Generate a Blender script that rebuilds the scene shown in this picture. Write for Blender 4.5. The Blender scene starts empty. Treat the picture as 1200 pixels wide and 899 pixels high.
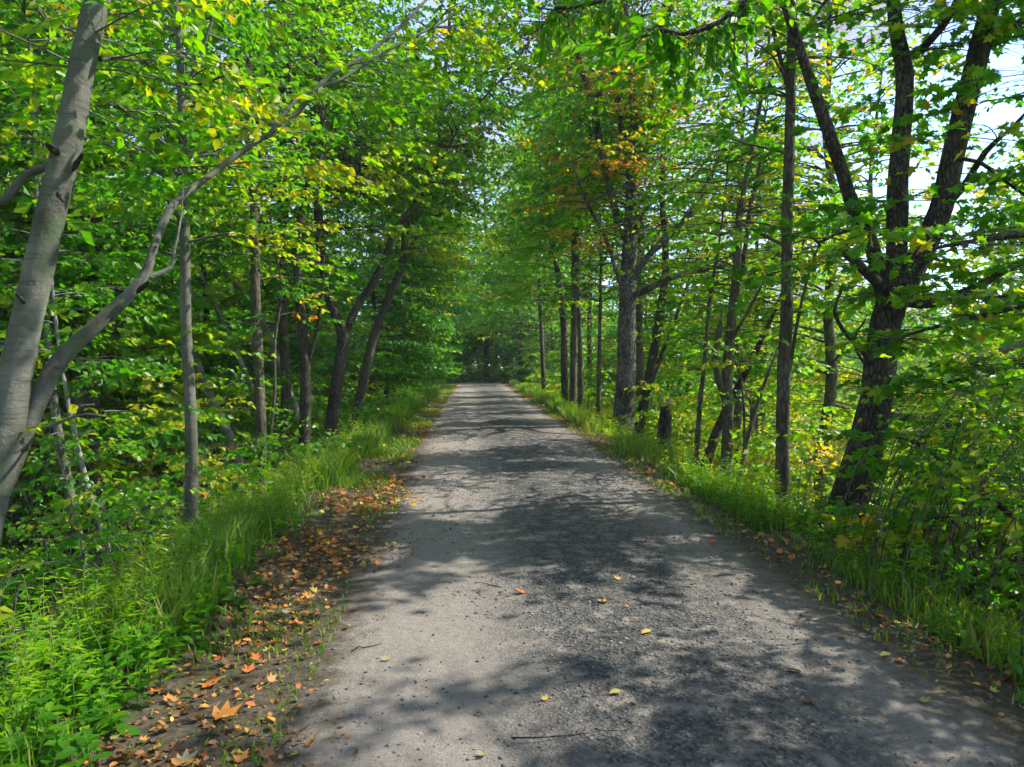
import bpy, math
import numpy as np
R = math.radians
rng = np.random.default_rng(11)
scene = bpy.context.scene
COL = scene.collection

# ------------------------------------------------------------------ camera
FPX, CX, CY = 870.0, 600.0, 449.5          # focal length in pixels of the 1200 px wide photograph
CAMZ, YAW, PITCH = 1.6, R(3.16), R(1.75)
cam_d = bpy.data.cameras.new('camera')
cam_d.sensor_width = 36.0
cam_d.lens = FPX / 1200.0 * 36.0
cam_d.clip_start, cam_d.clip_end = 0.05, 3000.0
cam = bpy.data.objects.new('camera', cam_d)
COL.objects.link(cam)
cam.location = (0, 0, CAMZ)
cam.rotation_euler = (R(90) - PITCH, 0, -YAW)
scene.camera = cam

# ------------------------------------------------------------------ light
SUN_AZ, SUN_EL = R(78), R(48)               # azimuth clockwise from +Y, i.e. high on the right and a little ahead
SUN = np.array([math.sin(SUN_AZ) * math.cos(SUN_EL), math.cos(SUN_AZ) * math.cos(SUN_EL), math.sin(SUN_EL)])
world = bpy.data.worlds.new('World')
scene.world = world
world.use_nodes = True
wn, wl = world.node_tree.nodes, world.node_tree.links
wn.clear()
w_out = wn.new('ShaderNodeOutputWorld')
w_bg = wn.new('ShaderNodeBackground')
w_sky = wn.new('ShaderNodeTexSky')
w_sky.sky_type = 'NISHITA'
w_sky.sun_disc = False
w_sky.sun_elevation = SUN_EL
w_sky.sun_rotation = SUN_AZ
w_sky.air_density = 1.0
w_sky.altitude = 2500
w_sky.dust_density = 0.3
w_sky.ozone_density = 3.0
w_tc = wn.new('ShaderNodeTexCoord')
w_map = wn.new('ShaderNodeMapping')
w_map.inputs['Scale'].default_value = (1, 1, 2.4)
w_no = wn.new('ShaderNodeTexNoise')
w_no.inputs['Scale'].default_value = 2.6
w_no.inputs['Detail'].default_value = 8
w_no.inputs['Roughness'].default_value = 0.62
w_ra = wn.new('ShaderNodeValToRGB')
w_ra.color_ramp.elements[0].position = 0.40
w_ra.color_ramp.elements[1].position = 0.58
w_mix = wn.new('ShaderNodeMixRGB')
w_mix.inputs['Color2'].default_value = (1.15, 1.12, 1.42, 1)
wl.new(w_tc.outputs['Generated'], w_map.inputs['Vector'])
wl.new(w_map.outputs['Vector'], w_no.inputs['Vector'])
wl.new(w_no.outputs['Fac'], w_ra.inputs['Fac'])
wl.new(w_ra.outputs['Color'], w_mix.inputs['Fac'])
wl.new(w_sky.outputs['Color'], w_mix.inputs['Color1'])
wl.new(w_mix.outputs['Color'], w_bg.inputs['Color'])
w_bg.inputs['Strength'].default_value = 0.15
wl.new(w_bg.outputs['Background'], w_out.inputs['Surface'])

sun_d = bpy.data.lights.new('sun', 'SUN')
sun_d.energy = 2.2
sun_d.angle = R(0.53)
sun_d.color = (1.0, 0.95, 0.89)
sun_o = bpy.data.objects.new('sun', sun_d)
COL.objects.link(sun_o)
sun_o.rotation_euler = (R(90) - SUN_EL, 0, math.pi - SUN_AZ)

vs = scene.view_settings
vs.view_transform = 'Standard'
vs.look = 'None'
vs.exposure = 2.0
vs.gamma = 1.0
vs.use_curve_mapping = False

cy = scene.cycles
cy.use_denoising = True
cy.denoiser = 'OPENIMAGEDENOISE'
cy.use_adaptive_sampling = True
cy.adaptive_threshold = 0.03
cy.max_bounces = 8
cy.diffuse_bounces = 4
cy.glossy_bounces = 1
cy.transmission_bounces = 6
cy.transparent_max_bounces = 4
cy.caustics_reflective = False
cy.caustics_refractive = False
cy.sample_clamp_indirect = 6.0
scene.render.use_persistent_data = False

# ------------------------------------------------------------------ helpers
_cp, _sp, _cy, _sy = math.cos(PITCH), math.sin(PITCH), math.cos(YAW), math.sin(YAW)
FWD = np.array([_sy * _cp, _cy * _cp, -_sp])
RGT = np.array([_cy, -_sy, 0.0])
UPV = np.cross(RGT, FWD)

def at(px, py, Y):
    """world point seen at photo pixel (px, py), Y metres along the path"""
    d = FWD + RGT * (px - CX) / FPX + UPV * (CY - py) / FPX
    return np.array([0, 0, CAMZ]) + d * (Y / d[1])

def _h(ix, iy, s):
    n = (ix.astype(np.int64) * 374761393 + iy.astype(np.int64) * 668265263 + s * 1442695041) & 0x7fffffff
    n = ((n ^ (n >> 13)) * 1274126177) & 0x7fffffff
    return ((n ^ (n >> 16)) & 0xffff) / 65535.0

def vn(x, y, s=0):
    x = np.asarray(x, float); y = np.asarray(y, float)
    ix, iy = np.floor(x), np.floor(y)
    fx, fy = x - ix, y - iy
    fx = fx * fx * (3 - 2 * fx); fy = fy * fy * (3 - 2 * fy)
    a, b = _h(ix, iy, s), _h(ix + 1, iy, s)
    c, d = _h(ix, iy + 1, s), _h(ix + 1, iy + 1, s)
    return (a + (b - a) * fx) * (1 - fy) + (c + (d - c) * fx) * fy

def smin(a, b, k):
    h = np.clip(0.5 + 0.5 * (b - a) / k, 0, 1)
    return b + (a - b) * h - k * h * (1 - h)

def softpos(v, k=0.6):
    return 0.5 * (v + np.sqrt(v * v + k * k)) - 0.5 * (np.sqrt(k * k + 0.0))* np.exp(-np.abs(v))

def H(x, y):
    """terrain height: an old railway bank, lower ground on both sides, a hillside far left"""
    x = np.asarray(x, float); y = np.asarray(y, float)
    l = np.clip(-x - 1.95, 0, None); r = np.clip(x - 2.85, 0, None)
    l2 = l * l / (l + 0.5); r2 = r * r / (r + 0.5)
    zl = -smin(0.55 * l2, 3.2 + 0 * l, 1.0) + 0.30 * np.clip(l - 11, 0, 55) 
    zr = -smin(0.50 * r2, 2.9 + 0 * r, 1.0) + 0.10 * np.clip(r - 60, 0, 60)
    zl = np.where(l > 0, np.where(l < .02, 0, zl), 0); zr = np.where(r > 0, zr, 0)
    z = zl * (l > 0) + zr * (r > 0)
    z = z + 0.22 * (vn(x * .5, y * .5, 3) - .5) * np.clip((l + r) * .5, 0, 1)
    z = z + 0.06 * (vn(x * 2.3, y * 2.3, 5) - .5) * np.clip((l + r) * 1.5 + .15, 0, 1)
    bed = np.clip((x + 1.65) / .2, 0, 1) * np.clip((2.85 - x) / .2, 0, 1)
    z = z - 0.04 * bed
    return z

def PH(x, y):
    """height of the gravel sheet"""
    c = (x - 0.9) / 1.5
    z = 0.030 * (1 - c * c)
    z = z - 0.014 * np.exp(-((x - 0.15) / .22) ** 2) - 0.014 * np.exp(-((x - 1.65) / .22) ** 2)
    return z + 0.022 * (vn(x * 1.7, y * 1.2, 8) - .5) + 0.008 * (vn(x * 6, y * 6, 9) - .5)

def link(o, parent=None):
    COL.objects.link(o)
    if parent is not None:
        o.parent = parent
    return o

def tag(o, label=None, cat=None, group=None, kind=None):
    if label: o['label'] = label
    if cat: o['category'] = cat
    if group: o['group'] = group
    if kind: o['kind'] = kind
    return o

def empty(name, loc, label, cat, group=None):
    o = bpy.data.objects.new(name, None)
    o.empty_display_size = .2
    o.location = [float(v) for v in loc]
    link(o)
    return tag(o, label, cat, group)

def mesh_np(name, V, loops, starts, mat, tint=None, smooth=False, parent=None, rad=None):
    me = bpy.data.meshes.new(name)
    V = np.asarray(V, np.float32)
    me.vertices.add(len(V)); me.vertices.foreach_set('co', V.ravel())
    me.loops.add(len(loops)); me.loops.foreach_set('vertex_index', np.asarray(loops, np.int32))
    me.polygons.add(len(starts)); me.polygons.foreach_set('loop_start', np.asarray(starts, np.int32))
    if smooth:
        me.polygons.foreach_set('use_smooth', np.ones(len(starts), bool))
    if tint is not None:
        a = me.attributes.new('tint', 'FLOAT', 'POINT')
        a.data.foreach_set('value', np.asarray(tint, np.float32))
    me.update(calc_edges=True)
    me.materials.append(mat)
    o = bpy.data.objects.new(name, me)
    link(o, parent)
    if parent is not None:                      # vertices are given in world space
        off = np.array(parent.location)
        if parent.parent is not None: off = off + np.array(parent.parent.location)
        if np.abs(off).max() > 0:
            me.vertices.foreach_set('co', (V - off.astype(np.float32)).ravel())
            me.update()
    return o

TPL = {
    'diamond': (np.array([(0, 0, 0), (.42, .33, .07), (1, 0, -.08), (.42, -.33, .07)]), [(0, 1, 2), (0, 2, 3)]),
    'ovate': (np.array([(0, 0, 0), (.22, .24, .05), (.6, .27, .05), (1, 0, -.12), (.6, -.27, .05), (.22, -.24, .05)]),
              [(0, 1, 2, 3), (0, 3, 4, 5)]),
    'lance': (np.array([(0, 0, 0), (.35, .11, .03), (1, 0, -.2), (.35, -.11, .03)]), [(0, 1, 2), (0, 2, 3)]),
    'maple': (np.array([(0, 0, 0), (-.08, .2, .01), (.14, .5, .10), (.26, .27, .05), (.62, .52, .08), (.60, .2, .03), (1, 0, -.08),
                        (.60, -.2, .03), (.62, -.52, .08), (.26, -.27, .05), (.14, -.5, .10), (-.08, -.2, .01)]),
              [(0, 1, 2, 3), (0, 3, 4, 5), (0, 5, 6), (0, 6, 7), (0, 7, 8, 9), (0, 9, 10, 11)]),
    'ocurl': (np.array([(0, 0, .0), (.2, .22, .16), (.6, .27, .22), (1, 0, .10), (.6, -.27, .10), (.22, -.24, .12)]), [(0, 1, 2, 3), (0, 3, 4, 5)]),
    'curl': (np.array([(0, 0, .02), (-.05, .2, .10), (.14, .5, .30), (.26, .27, .12), (.62, .50, .34), (.60, .2, .10), (1, 0, .26),
                        (.60, -.2, .06), (.62, -.52, .14), (.26, -.27, .08), (.14, -.5, .22), (-.05, -.2, .06)]),
              [(0, 1, 2, 3), (0, 3, 4, 5), (0, 5, 6), (0, 6, 7), (0, 7, 8, 9), (0, 9, 10, 11)]),
}

# patches of the path the sun reaches through gaps in the canopy: (x, y, half width, half length)
def g2(px, py):
    d = FWD + RGT * (px - CX) / FPX + UPV * (CY - py) / FPX
    p = d * (-CAMZ / d[2])
    return p[0], p[1]
LIT = []
for (x0, x1, y0, y1) in ((455, 660, 838, 930), (600, 760, 815, 905), (425, 620, 712, 800), (590, 700, 698, 770), (500, 625, 672, 712),
                         (428, 490, 628, 662), (478, 600, 575, 618), (520, 640, 622, 640), (700, 800, 628, 668), (760, 880, 640, 700),
                         (820, 925, 690, 752), (470, 560, 545, 562), (600, 700, 552, 566), (700, 760, 588, 604), (720, 830, 618, 640),
                         (690, 760, 668, 690), (1060, 1120, 880, 905), (480, 600, 655, 672)):
    ax, ay = g2((x0 + x1) / 2, (y0 + y1) / 2)
    wx = (g2(x1, (y0 + y1) / 2)[0] - g2(x0, (y0 + y1) / 2)[0]) / 2
    wy = (g2((x0 + x1) / 2, y0)[1] - g2((x0 + x1) / 2, y1)[1]) / 2
    LIT.append((ax, ay, wx, wy))

def lit(gx, gy):
    """1 where a gap in the canopy lets the sun down to the path"""
    n = vn(gx * 2.6, gy * 2.9, 21) * .5 + vn(gx * 9, gy * 9, 22) * .5
    f = np.full(gx.shape, -9.0)
    for (a, b, wx, wy) in LIT:
        q = 1 - ((gx - a) / wx) ** 2 - ((gy - b) / wy) ** 2
        f = np.maximum(f, q)
    near = f + (n - .5) * 1.7 > 0.12
    far = vn(gx * .6 + 7, gy * 1.3, 31) * .6 + n * .4 > 0.46
    return np.where(gy > 11.5, far, near) & (gx > -1.6) & (gx < 3.1) & (gy > 1.0)

class Leaves:
    def __init__(s): s.d = []
    def add(s, C, T, N, size, tint):
        n = len(C)
        s.d.append((C, T, N, np.broadcast_to(size, (n,)), np.broadcast_to(tint, (n,))))
    def build(s, name, mat, parent=None, shape='diamond', cull=True, minz=True):
        if not s.d: return None
        C, T, N, S, Q = [np.concatenate([d[i] for d in s.d]) for i in range(5)]
        keep = np.ones(len(C), bool)
        if cull:
            t = C[:, 2] / SUN[2]
            gx, gy = C[:, 0] - SUN[0] * t, C[:, 1] - SUN[1] * t
            keep &= ~(lit(gx, gy) & (rng.random(len(C)) < .955) & (C[:, 2] > .4))
            keep &= ~((gx > 2.9) & (gx < 9.5) & (gy > 1.5) & (gy < 11) & (C[:, 2] > 2.3) & (rng.random(len(C)) < .72))
            keep &= ~((gx > 3.2) & (gx < 14) & (gy > 11) & (gy < 45) & (C[:, 2] > 2.8) & (vn(gx * .8, gy * .8, 33) > .52) & (rng.random(len(C)) < .7))
        # nothing grows inside the walker's own space
        keep &= ~((np.hypot(C[:, 0], C[:, 1]) < 1.6) & (np.abs(C[:, 2] - CAMZ) < 1.3))
        C, T, N, S, Q = C[keep], T[keep], N[keep], S[keep], Q[keep]
        T = T / np.linalg.norm(T, axis=1)[:, None]
        B = np.cross(N, T); B /= np.linalg.norm(B, axis=1)[:, None] + 1e-9
        N = np.cross(T, B)
        tp, fc = TPL[shape]
        V = C[:, None, :] + S[:, None, None] * (tp[None, :, 0:1] * T[:, None] + tp[None, :, 1:2] * B[:, None] + tp[None, :, 2:3] * N[:, None])
        k = len(tp); n = len(C)
        flat = np.array([i for f in fc for i in f]); lens = np.array([len(f) for f in fc])
        loops = (np.arange(n)[:, None] * k + flat[None]).ravel()
        st = np.concatenate([[0], np.cumsum(lens)[:-1]])
        starts = (np.arange(n)[:, None] * len(flat) + st[None]).ravel()
        o = mesh_np(name, V.reshape(-1, 3), loops, starts, mat, tint=np.repeat(Q, k), parent=parent)
        return o

class Tubes:
    def __init__(s): s.V, s.L, s.S, s.nv, s.nl = [], [], [], 0, 0
    def add(s, P, rad, sides=6, rough=0.0):
        P = np.asarray(P, float); rad = np.asarray(rad, float)
        n = len(P)
        T = np.gradient(P, axis=0); T /= np.linalg.norm(T, axis=1)[:, None] + 1e-9
        ref = np.array([0.31, 0.95, 0.05]) if abs(T[0][2]) > .5 else np.array([0, 0, 1.0])
        A = np.cross(T, ref); A /= np.linalg.norm(A, axis=1)[:, None] + 1e-9
        B = np.cross(T, A)
        th = np.arange(sides) / sides * 2 * math.pi
        rr = rad[:, None] * np.ones((1, sides))
        if rough > 0:
            ph = np.cumsum(np.linalg.norm(np.diff(P, axis=0, prepend=P[:1]), axis=1))
            sd = int(rng.integers(1000))
            u = th[None] * 1.6 + 0 * ph[:, None]; v = ph[:, None] * 2.2 + 0 * th[None]
            rr = rr * (1 + rough * (vn(np.cos(th)[None] * 1.7 + 5 + 0 * v, np.sin(th)[None] * 1.7 + v, sd) - .5) * 2
                       + rough * .6 * (vn(np.cos(th)[None] * 4 + 9 + 0 * v, np.sin(th)[None] * 4 + v * 3, sd + 1) - .5) * 2)
        V = P[:, None] + rr[..., None] * (np.cos(th)[None, :, None] * A[:, None] + np.sin(th)[None, :, None] * B[:, None])
        V = V.reshape(-1, 3)
        i = np.arange(n - 1)[:, None] * sides; j = np.arange(sides)[None]; j2 = (j + 1) % sides
        q = np.stack([i + j, i + j2, i + sides + j2, i + sides + j], -1).reshape(-1) + s.nv
        nq = (n - 1) * sides
        s.V.append(V); s.L.append(q); s.S.append(np.arange(nq) * 4 + s.nl)
        s.nl += nq * 4
        cap = np.arange(sides) + s.nv + (n - 1) * sides
        s.L.append(cap); s.S.append(np.array([s.nl])); s.nl += sides
        s.nv += len(V)
    def build(s, name, mat, parent=None):
        if not s.V: return None
        return mesh_np(name, np.concatenate(s.V), np.concatenate(s.L), np.concatenate(s.S), mat, smooth=True, parent=parent)

def smooth_path(P, r, step=.18):
    P = np.asarray(P, float); r = np.asarray(r, float)
    if len(P) < 3:
        n = max(2, int(np.linalg.norm(P[-1] - P[0]) / step))
        t = np.linspace(0, 1, n)[:, None]
        return P[0] + (P[-1] - P[0]) * t, r[0] + (r[-1] - r[0]) * t[:, 0]
    Q = np.vstack([2 * P[0] - P[1], P, 2 * P[-1] - P[-2]])
    op, orr = [], []
    for i in range(len(P) - 1):
        p0, p1, p2, p3 = Q[i], Q[i + 1], Q[i + 2], Q[i + 3]
        n = max(2, int(np.linalg.norm(p2 - p1) / step))
        t = np.linspace(0, 1, n, endpoint=False)[:, None]
        op.append(.5 * (2 * p1 + (p2 - p0) * t + (2 * p0 - 5 * p1 + 4 * p2 - p3) * t ** 2 + (3 * p1 - p0 - 3 * p2 + p3) * t ** 3))
        orr.append(r[i] + (r[i + 1] - r[i]) * t[:, 0])
    op.append(P[-1:]); orr.append(r[-1:])
    return np.vstack(op), np.concatenate(orr)

# ------------------------------------------------------------------ materials
def new_mat(name):
    m = bpy.data.materials.new(name); m.use_nodes = True
    nt = m.node_tree; nt.nodes.clear()
    out = nt.nodes.new('ShaderNodeOutputMaterial')
    return m, nt, out

def ramp(nt, stops, fac=None, interp='LINEAR'):
    r = nt.nodes.new('ShaderNodeValToRGB')
    e = r.color_ramp.elements
    e[0].position, e[0].color = stops[0][0], (*stops[0][1], 1)
    e[1].position, e[1].color = stops[-1][0], (*stops[-1][1], 1)
    for p, c in stops[1:-1]:
        x = e.new(p); x.color = (*c, 1)
    r.color_ramp.interpolation = interp
    if fac is not None: nt.links.new(fac, r.inputs['Fac'])
    return r

def noise(nt, vec, scale, detail=4, rough=.55, dist=0):
    n = nt.nodes.new('ShaderNodeTexNoise')
    n.inputs['Scale'].default_value = scale; n.inputs['Detail'].default_value = detail
    n.inputs['Roughness'].default_value = rough; n.inputs['Distortion'].default_value = dist
    if vec is not None: nt.links.new(vec, n.inputs['Vector'])
    return n

def mixc(nt, fac, a, b, mode='MIX'):
    m = nt.nodes.new('ShaderNodeMixRGB'); m.blend_type = mode
    for s, v in (('Fac', fac), ('Color1', a), ('Color2', b)):
        if isinstance(v, (int, float)): m.inputs[s].default_value = v
        elif isinstance(v, tuple): m.inputs[s].default_value = (*v, 1)
        else: nt.links.new(v, m.inputs[s])
    return m.outputs['Color']

def mth(nt, op, a, b=None, clamp=False):
    m = nt.nodes.new('ShaderNodeMath'); m.operation = op; m.use_clamp = clamp
    for i, v in enumerate((a, b)):
        if v is None: continue
        if isinstance(v, (int, float)): m.inputs[i].default_value = v
        else: nt.links.new(v, m.inputs[i])
    return m.outputs[0]

def mapping(nt, scale, coord='Object'):
    tc = nt.nodes.new('ShaderNodeTexCoord'); mp = nt.nodes.new('ShaderNodeMapping')
    mp.inputs['Scale'].default_value = scale
    nt.links.new(tc.outputs[coord], mp.inputs['Vector'])
    return mp.outputs['Vector']

GREENS = [(0.0, (.020, .075, .010)), (.25, (.036, .150, .010)), (.5, (.086, .262, .007)), (.66, (.21, .355, .008)),
          (.80, (.40, .38, .018)), (.90, (.52, .31, .025)), (1.0, (.48, .15, .03))]
def leaf_mat(name, stops=GREENS, trans=.52, rough=.40, tgain=(1.8, 2.0, .3)):
    m, nt, out = new_mat(name)
    at_ = nt.nodes.new('ShaderNodeAttribute'); at_.attribute_name = 'tint'
    c = ramp(nt, stops, at_.outputs['Fac']).outputs['Color']
    p = nt.nodes.new('ShaderNodeBsdfPrincipled')
    nt.links.new(c, p.inputs['Base Color'])
    p.inputs['Roughness'].default_value = rough
    p.inputs['Specular IOR Level'].default_value = .45
    tr = nt.nodes.new('ShaderNodeBsdfTranslucent')
    tc = mixc(nt, 1.0, c, tgain, 'MULTIPLY')
    nt.links.new(tc, tr.inputs['Color'])
    mx = nt.nodes.new('ShaderNodeMixShader'); mx.inputs['Fac'].default_value = trans
    nt.links.new(p.outputs[0], mx.inputs[1]); nt.links.new(tr.outputs[0], mx.inputs[2])
    nt.links.new(mx.outputs[0], out.inputs['Surface'])
    return m

M_LEAF = leaf_mat('leaf')
M_GRASS = leaf_mat('grass_blade', [(0, (.035, .095, .012)), (.5, (.10, .22, .018)), (.8, (.22, .30, .03)), (1, (.42, .34, .12))], .38, .5)
M_LITTER = leaf_mat('dry_leaf', [(0, (.10, .055, .030)), (.3, (.22, .11, .045)), (.5, (.48, .20, .035)), (.65, (.55, .13, .03)), (.8, (.60, .38, .04)),
                                 (.92, (.36, .33, .09)), (1, (.27, .23, .15))], .15, .6, (1.1, 1.0, .7))

def bark_mat(name, dark, mid, light, zs=.25, sc=14, furrow=.5, lichen=None, bump=.6, lines=0.0):
    m, nt, out = new_mat(name)
    v = mapping(nt, (1, 1, zs))
    n1 = noise(nt, v, sc, 6, .65, .4)
    n2 = noise(nt, mapping(nt, (1, 1, .6)), 2.2, 3, .6)
    vo = nt.nodes.new('ShaderNodeTexVoronoi'); vo.feature = 'DISTANCE_TO_EDGE'; vo.inputs['Scale'].default_value = sc * 1.3
    dv = nt.nodes.new('ShaderNodeVectorMath'); dv.operation = 'MULTIPLY_ADD'
    nt.links.new(n1.outputs['Color'], dv.inputs[0]); dv.inputs[1].default_value = (.06, .06, .06); nt.links.new(v, dv.inputs[2])
    nt.links.new(dv.outputs[0], vo.inputs['Vector'])
    fr = mth(nt, 'MULTIPLY', mth(nt, 'SUBTRACT', 1.0, mth(nt, 'MULTIPLY', vo.outputs['Distance'], 6.0, True), True), furrow)
    c = ramp(nt, [(.3, dark), (.5, mid), (.72, light)], n1.outputs['Fac']).outputs['Color']
    c = mixc(nt, .55, c, ramp(nt, [(.35, tuple(x * .55 for x in mid)), (.65, tuple(min(1, x * 1.35) for x in light))], n2.outputs['Fac']).outputs['Color'])
    c = mixc(nt, fr, c, tuple(x * .35 for x in dark))
    if lines > 0:
        nl = noise(nt, mapping(nt, (1.6, 1.6, 26)), 1.6, 3, .7)
        f = mth(nt, 'MULTIPLY', ramp(nt, [(.55, (0, 0, 0)), (.72, (1, 1, 1))], nl.outputs['Fac']).outputs['Color'], lines)
        c = mixc(nt, f, c, tuple(x * .45 for x in mid))
    if lichen:
        nl = noise(nt, mapping(nt, (1, 1, .5)), 4.5, 5, .7)
        f = ramp(nt, [(.54, (0, 0, 0)), (.62, (1, 1, 1))], nl.outputs['Fac']).outputs['Color']
        c = mixc(nt, mth(nt, 'MULTIPLY', f, .7), c, lichen)
    p = nt.nodes.new('ShaderNodeBsdfPrincipled')
    nt.links.new(c, p.inputs['Base Color']); p.inputs['Roughness'].default_value = .85
    p.inputs['Specular IOR Level'].default_value = .25
    b = nt.nodes.new('ShaderNodeBump'); b.inputs['Strength'].default_value = bump; b.inputs['Distance'].default_value = .03
    nt.links.new(mth(nt, 'SUBTRACT', n1.outputs['Fac'], fr), b.inputs['Height'])
    nt.links.new(b.outputs[0], p.inputs['Normal'])
    nt.links.new(p.outputs[0], out.inputs['Surface'])
    return m

B_SMOOTH = bark_mat('smooth_grey_bark', (.040, .040, .028), (.085, .086, .060), (.20, .20, .155), zs=1.1, sc=8, furrow=.05, lichen=(.085, .125, .06), bump=.55, lines=.9)
B_DARK = bark_mat('furrowed_dark_bark', (.030, .024, .018), (.075, .060, .042), (.15, .125, .095), zs=.30, sc=19, furrow=.7, lichen=(.13, .14, .085), bump=1.0)
B_BROWN = bark_mat('brown_bark', (.045, .036, .026), (.11, .088, .060), (.20, .17, .125), zs=.25, sc=18, furrow=.5, lichen=(.16, .17, .11), bump=.8)
B_PLATE = bark_mat('scaly_bark', (.045, .040, .032), (.125, .112, .088), (.27, .25, .21), zs=.45, sc=15, furrow=.8, lichen=(.22, .23, .18), bump=1.0)
B_PALE = bark_mat('pale_bark', (.11, .10, .085), (.22, .205, .18), (.42, .40, .36), zs=1.5, sc=12, furrow=.15, bump=.4, lines=.7)

def ground_mat():
    m, nt, out = new_mat('woodland_soil')
    v = mapping(nt, (1, 1, 1))
    n1 = noise(nt, v, 3.5, 6, .65); n2 = noise(nt, v, 40, 4, .7); n3 = noise(nt, v, .35, 3, .5)
    c = ramp(nt, [(.3, (.028, .020, .012)), (.5, (.065, .048, .026)), (.7, (.12, .088, .045))], n1.outputs['Fac']).outputs['Color']
    c2 = ramp(nt, [(.4, (.03, .06, .012)), (.65, (.09, .14, .02))], n2.outputs['Fac']).outputs['Color']
    c = mixc(nt, mth(nt, 'MULTIPLY', ramp(nt, [(.40, (0, 0, 0)), (.60, (1, 1, 1))], n3.outputs['Fac']).outputs['Color'], .7), c, c2)
    # sunny rough meadow far to the right
    sx = nt.nodes.new('ShaderNodeSeparateXYZ'); nt.links.new(v, sx.inputs[0])
    f = mth(nt, 'MULTIPLY', mth(nt, 'SUBTRACT', sx.outputs['X'], 10.0), .12, True)
    n4 = noise(nt, v, 2.2, 6, .75)
    c3 = ramp(nt, [(.35, (.06, .12, .012)), (.5, (.16, .22, .02)), (.62, (.30, .28, .03)), (.75, (.36, .24, .05))], n4.outputs['Fac']).outputs['Color']
    c = mixc(nt, f, c, c3)
    p = nt.nodes.new('ShaderNodeBsdfPrincipled'); nt.links.new(c, p.inputs['Base Color']); p.inputs['Roughness'].default_value = .95
    b = nt.nodes.new('ShaderNodeBump'); b.inputs['Strength'].default_value = .8; b.inputs['Distance'].default_value = .05
    nt.links.new(mth(nt, 'ADD', n1.outputs['Fac'], mth(nt, 'MULTIPLY', n2.outputs['Fac'], .4)), b.inputs['Height'])
    nt.links.new(b.outputs[0], p.inputs['Normal'])
    nt.links.new(p.outputs[0], out.inputs['Surface'])
    return m

def path_mat():
    m, nt, out = new_mat('stone_dust_path')
    v = mapping(nt, (1, 1, 1))
    n1 = noise(nt, v, 1.6, 5, .6); n2 = noise(nt, v, 22, 6, .72); n3 = noise(nt, v, 150, 4, .75); n5 = noise(nt, v, 6.0, 6, .7, .3)
    c = ramp(nt, [(.3, (0.184, 0.162, 0.134)), (.5, (0.255, 0.225, 0.187)), (.72, (0.339, 0.298, 0.252))], n1.outputs['Fac']).outputs['Color']
    c = mixc(nt, .55, c, ramp(nt, [(.28, (0.082, 0.075, 0.062)), (.5, (0.244, 0.215, 0.180)), (.7, (0.368, 0.324, 0.275))], n2.outputs['Fac']).outputs['Color'])
    c = mixc(nt, .35, c, ramp(nt, [(.33, (0.042, 0.039, 0.031)), (.5, (0.238, 0.211, 0.176)), (.66, (0.499, 0.443, 0.375))], n3.outputs['Fac']).outputs['Color'])
    sx = nt.nodes.new('ShaderNodeSeparateXYZ'); nt.links.new(v, sx.inputs[0])
    X = sx.outputs['X']
    # coarse dark gravel worked loose along the crown of the path
    band = mth(nt, 'SUBTRACT', 1.0, mth(nt, 'MULTIPLY', mth(nt, 'ABSOLUTE', mth(nt, 'SUBTRACT', X, 1.0)), .95), True)
    band = mth(nt, 'MULTIPLY', band, 1.7, True)
    gr = ramp(nt, [(.43, (0, 0, 0)), (.52, (1, 1, 1))], mth(nt, 'ADD', mth(nt, 'MULTIPLY', n5.outputs['Fac'], .75), mth(nt, 'MULTIPLY', n2.outputs['Fac'], .25))).outputs['Color']
    gf = mth(nt, 'MULTIPLY', mth(nt, 'MULTIPLY', gr, band, True), .95)
    vo = nt.nodes.new('ShaderNodeTexVoronoi'); vo.inputs['Scale'].default_value = 60; nt.links.new(v, vo.inputs['Vector'])
    stc = ramp(nt, [(.0, (.03, .032, .03)), (.5, (.085, .085, .078)), (1, (.22, .21, .195))], vo.outputs['Color']).outputs['Color']
    c = mixc(nt, gf, c, stc)
    # verges fade into dark soil
    wob = mth(nt, 'ADD', mth(nt, 'MULTIPLY', mth(nt, 'SUBTRACT', n5.outputs['Fac'], .5), .9), mth(nt, 'MULTIPLY', mth(nt, 'SUBTRACT', n2.outputs['Fac'], .5), .35))
    eL = mth(nt, 'MULTIPLY', mth(nt, 'SUBTRACT', mth(nt, 'SUBTRACT', mth(nt, 'ADD', mth(nt, 'MULTIPLY', X, -1.0), wob), .50), mth(nt, 'MULTIPLY', mth(nt, 'MULTIPLY', sx.outputs['Y'], .035, True), .5)), 4.0, True)
    eR = mth(nt, 'MULTIPLY', mth(nt, 'SUBTRACT', mth(nt, 'ADD', X, wob), 1.98), 2.6, True)
    soil = ramp(nt, [(.3, (.036, .030, .019)), (.5, (.085, .070, .045)), (.7, (.16, .13, .085))], n2.outputs['Fac']).outputs['Color']
    c = mixc(nt, mth(nt, 'MAXIMUM', eL, eR), c, soil)
    p = nt.nodes.new('ShaderNodeBsdfPrincipled'); nt.links.new(c, p.inputs['Base Color']); p.inputs['Roughness'].default_value = .93
    p.inputs['Specular IOR Level'].default_value = .2
    hgt = mth(nt, 'ADD', mth(nt, 'MULTIPLY', n3.outputs['Fac'], .35), mth(nt, 'ADD', n2.outputs['Fac'], mth(nt, 'MULTIPLY', mth(nt, 'MULTIPLY', vo.outputs['Distance'], gf), 1.2)))
    b = nt.nodes.new('ShaderNodeBump'); b.inputs['Strength'].default_value = .9; b.inputs['Distance'].default_value = .022
    nt.links.new(hgt, b.inputs['Height']); nt.links.new(b.outputs[0], p.inputs['Normal'])
    nt.links.new(p.outputs[0], out.inputs['Surface'])
    return m

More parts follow.
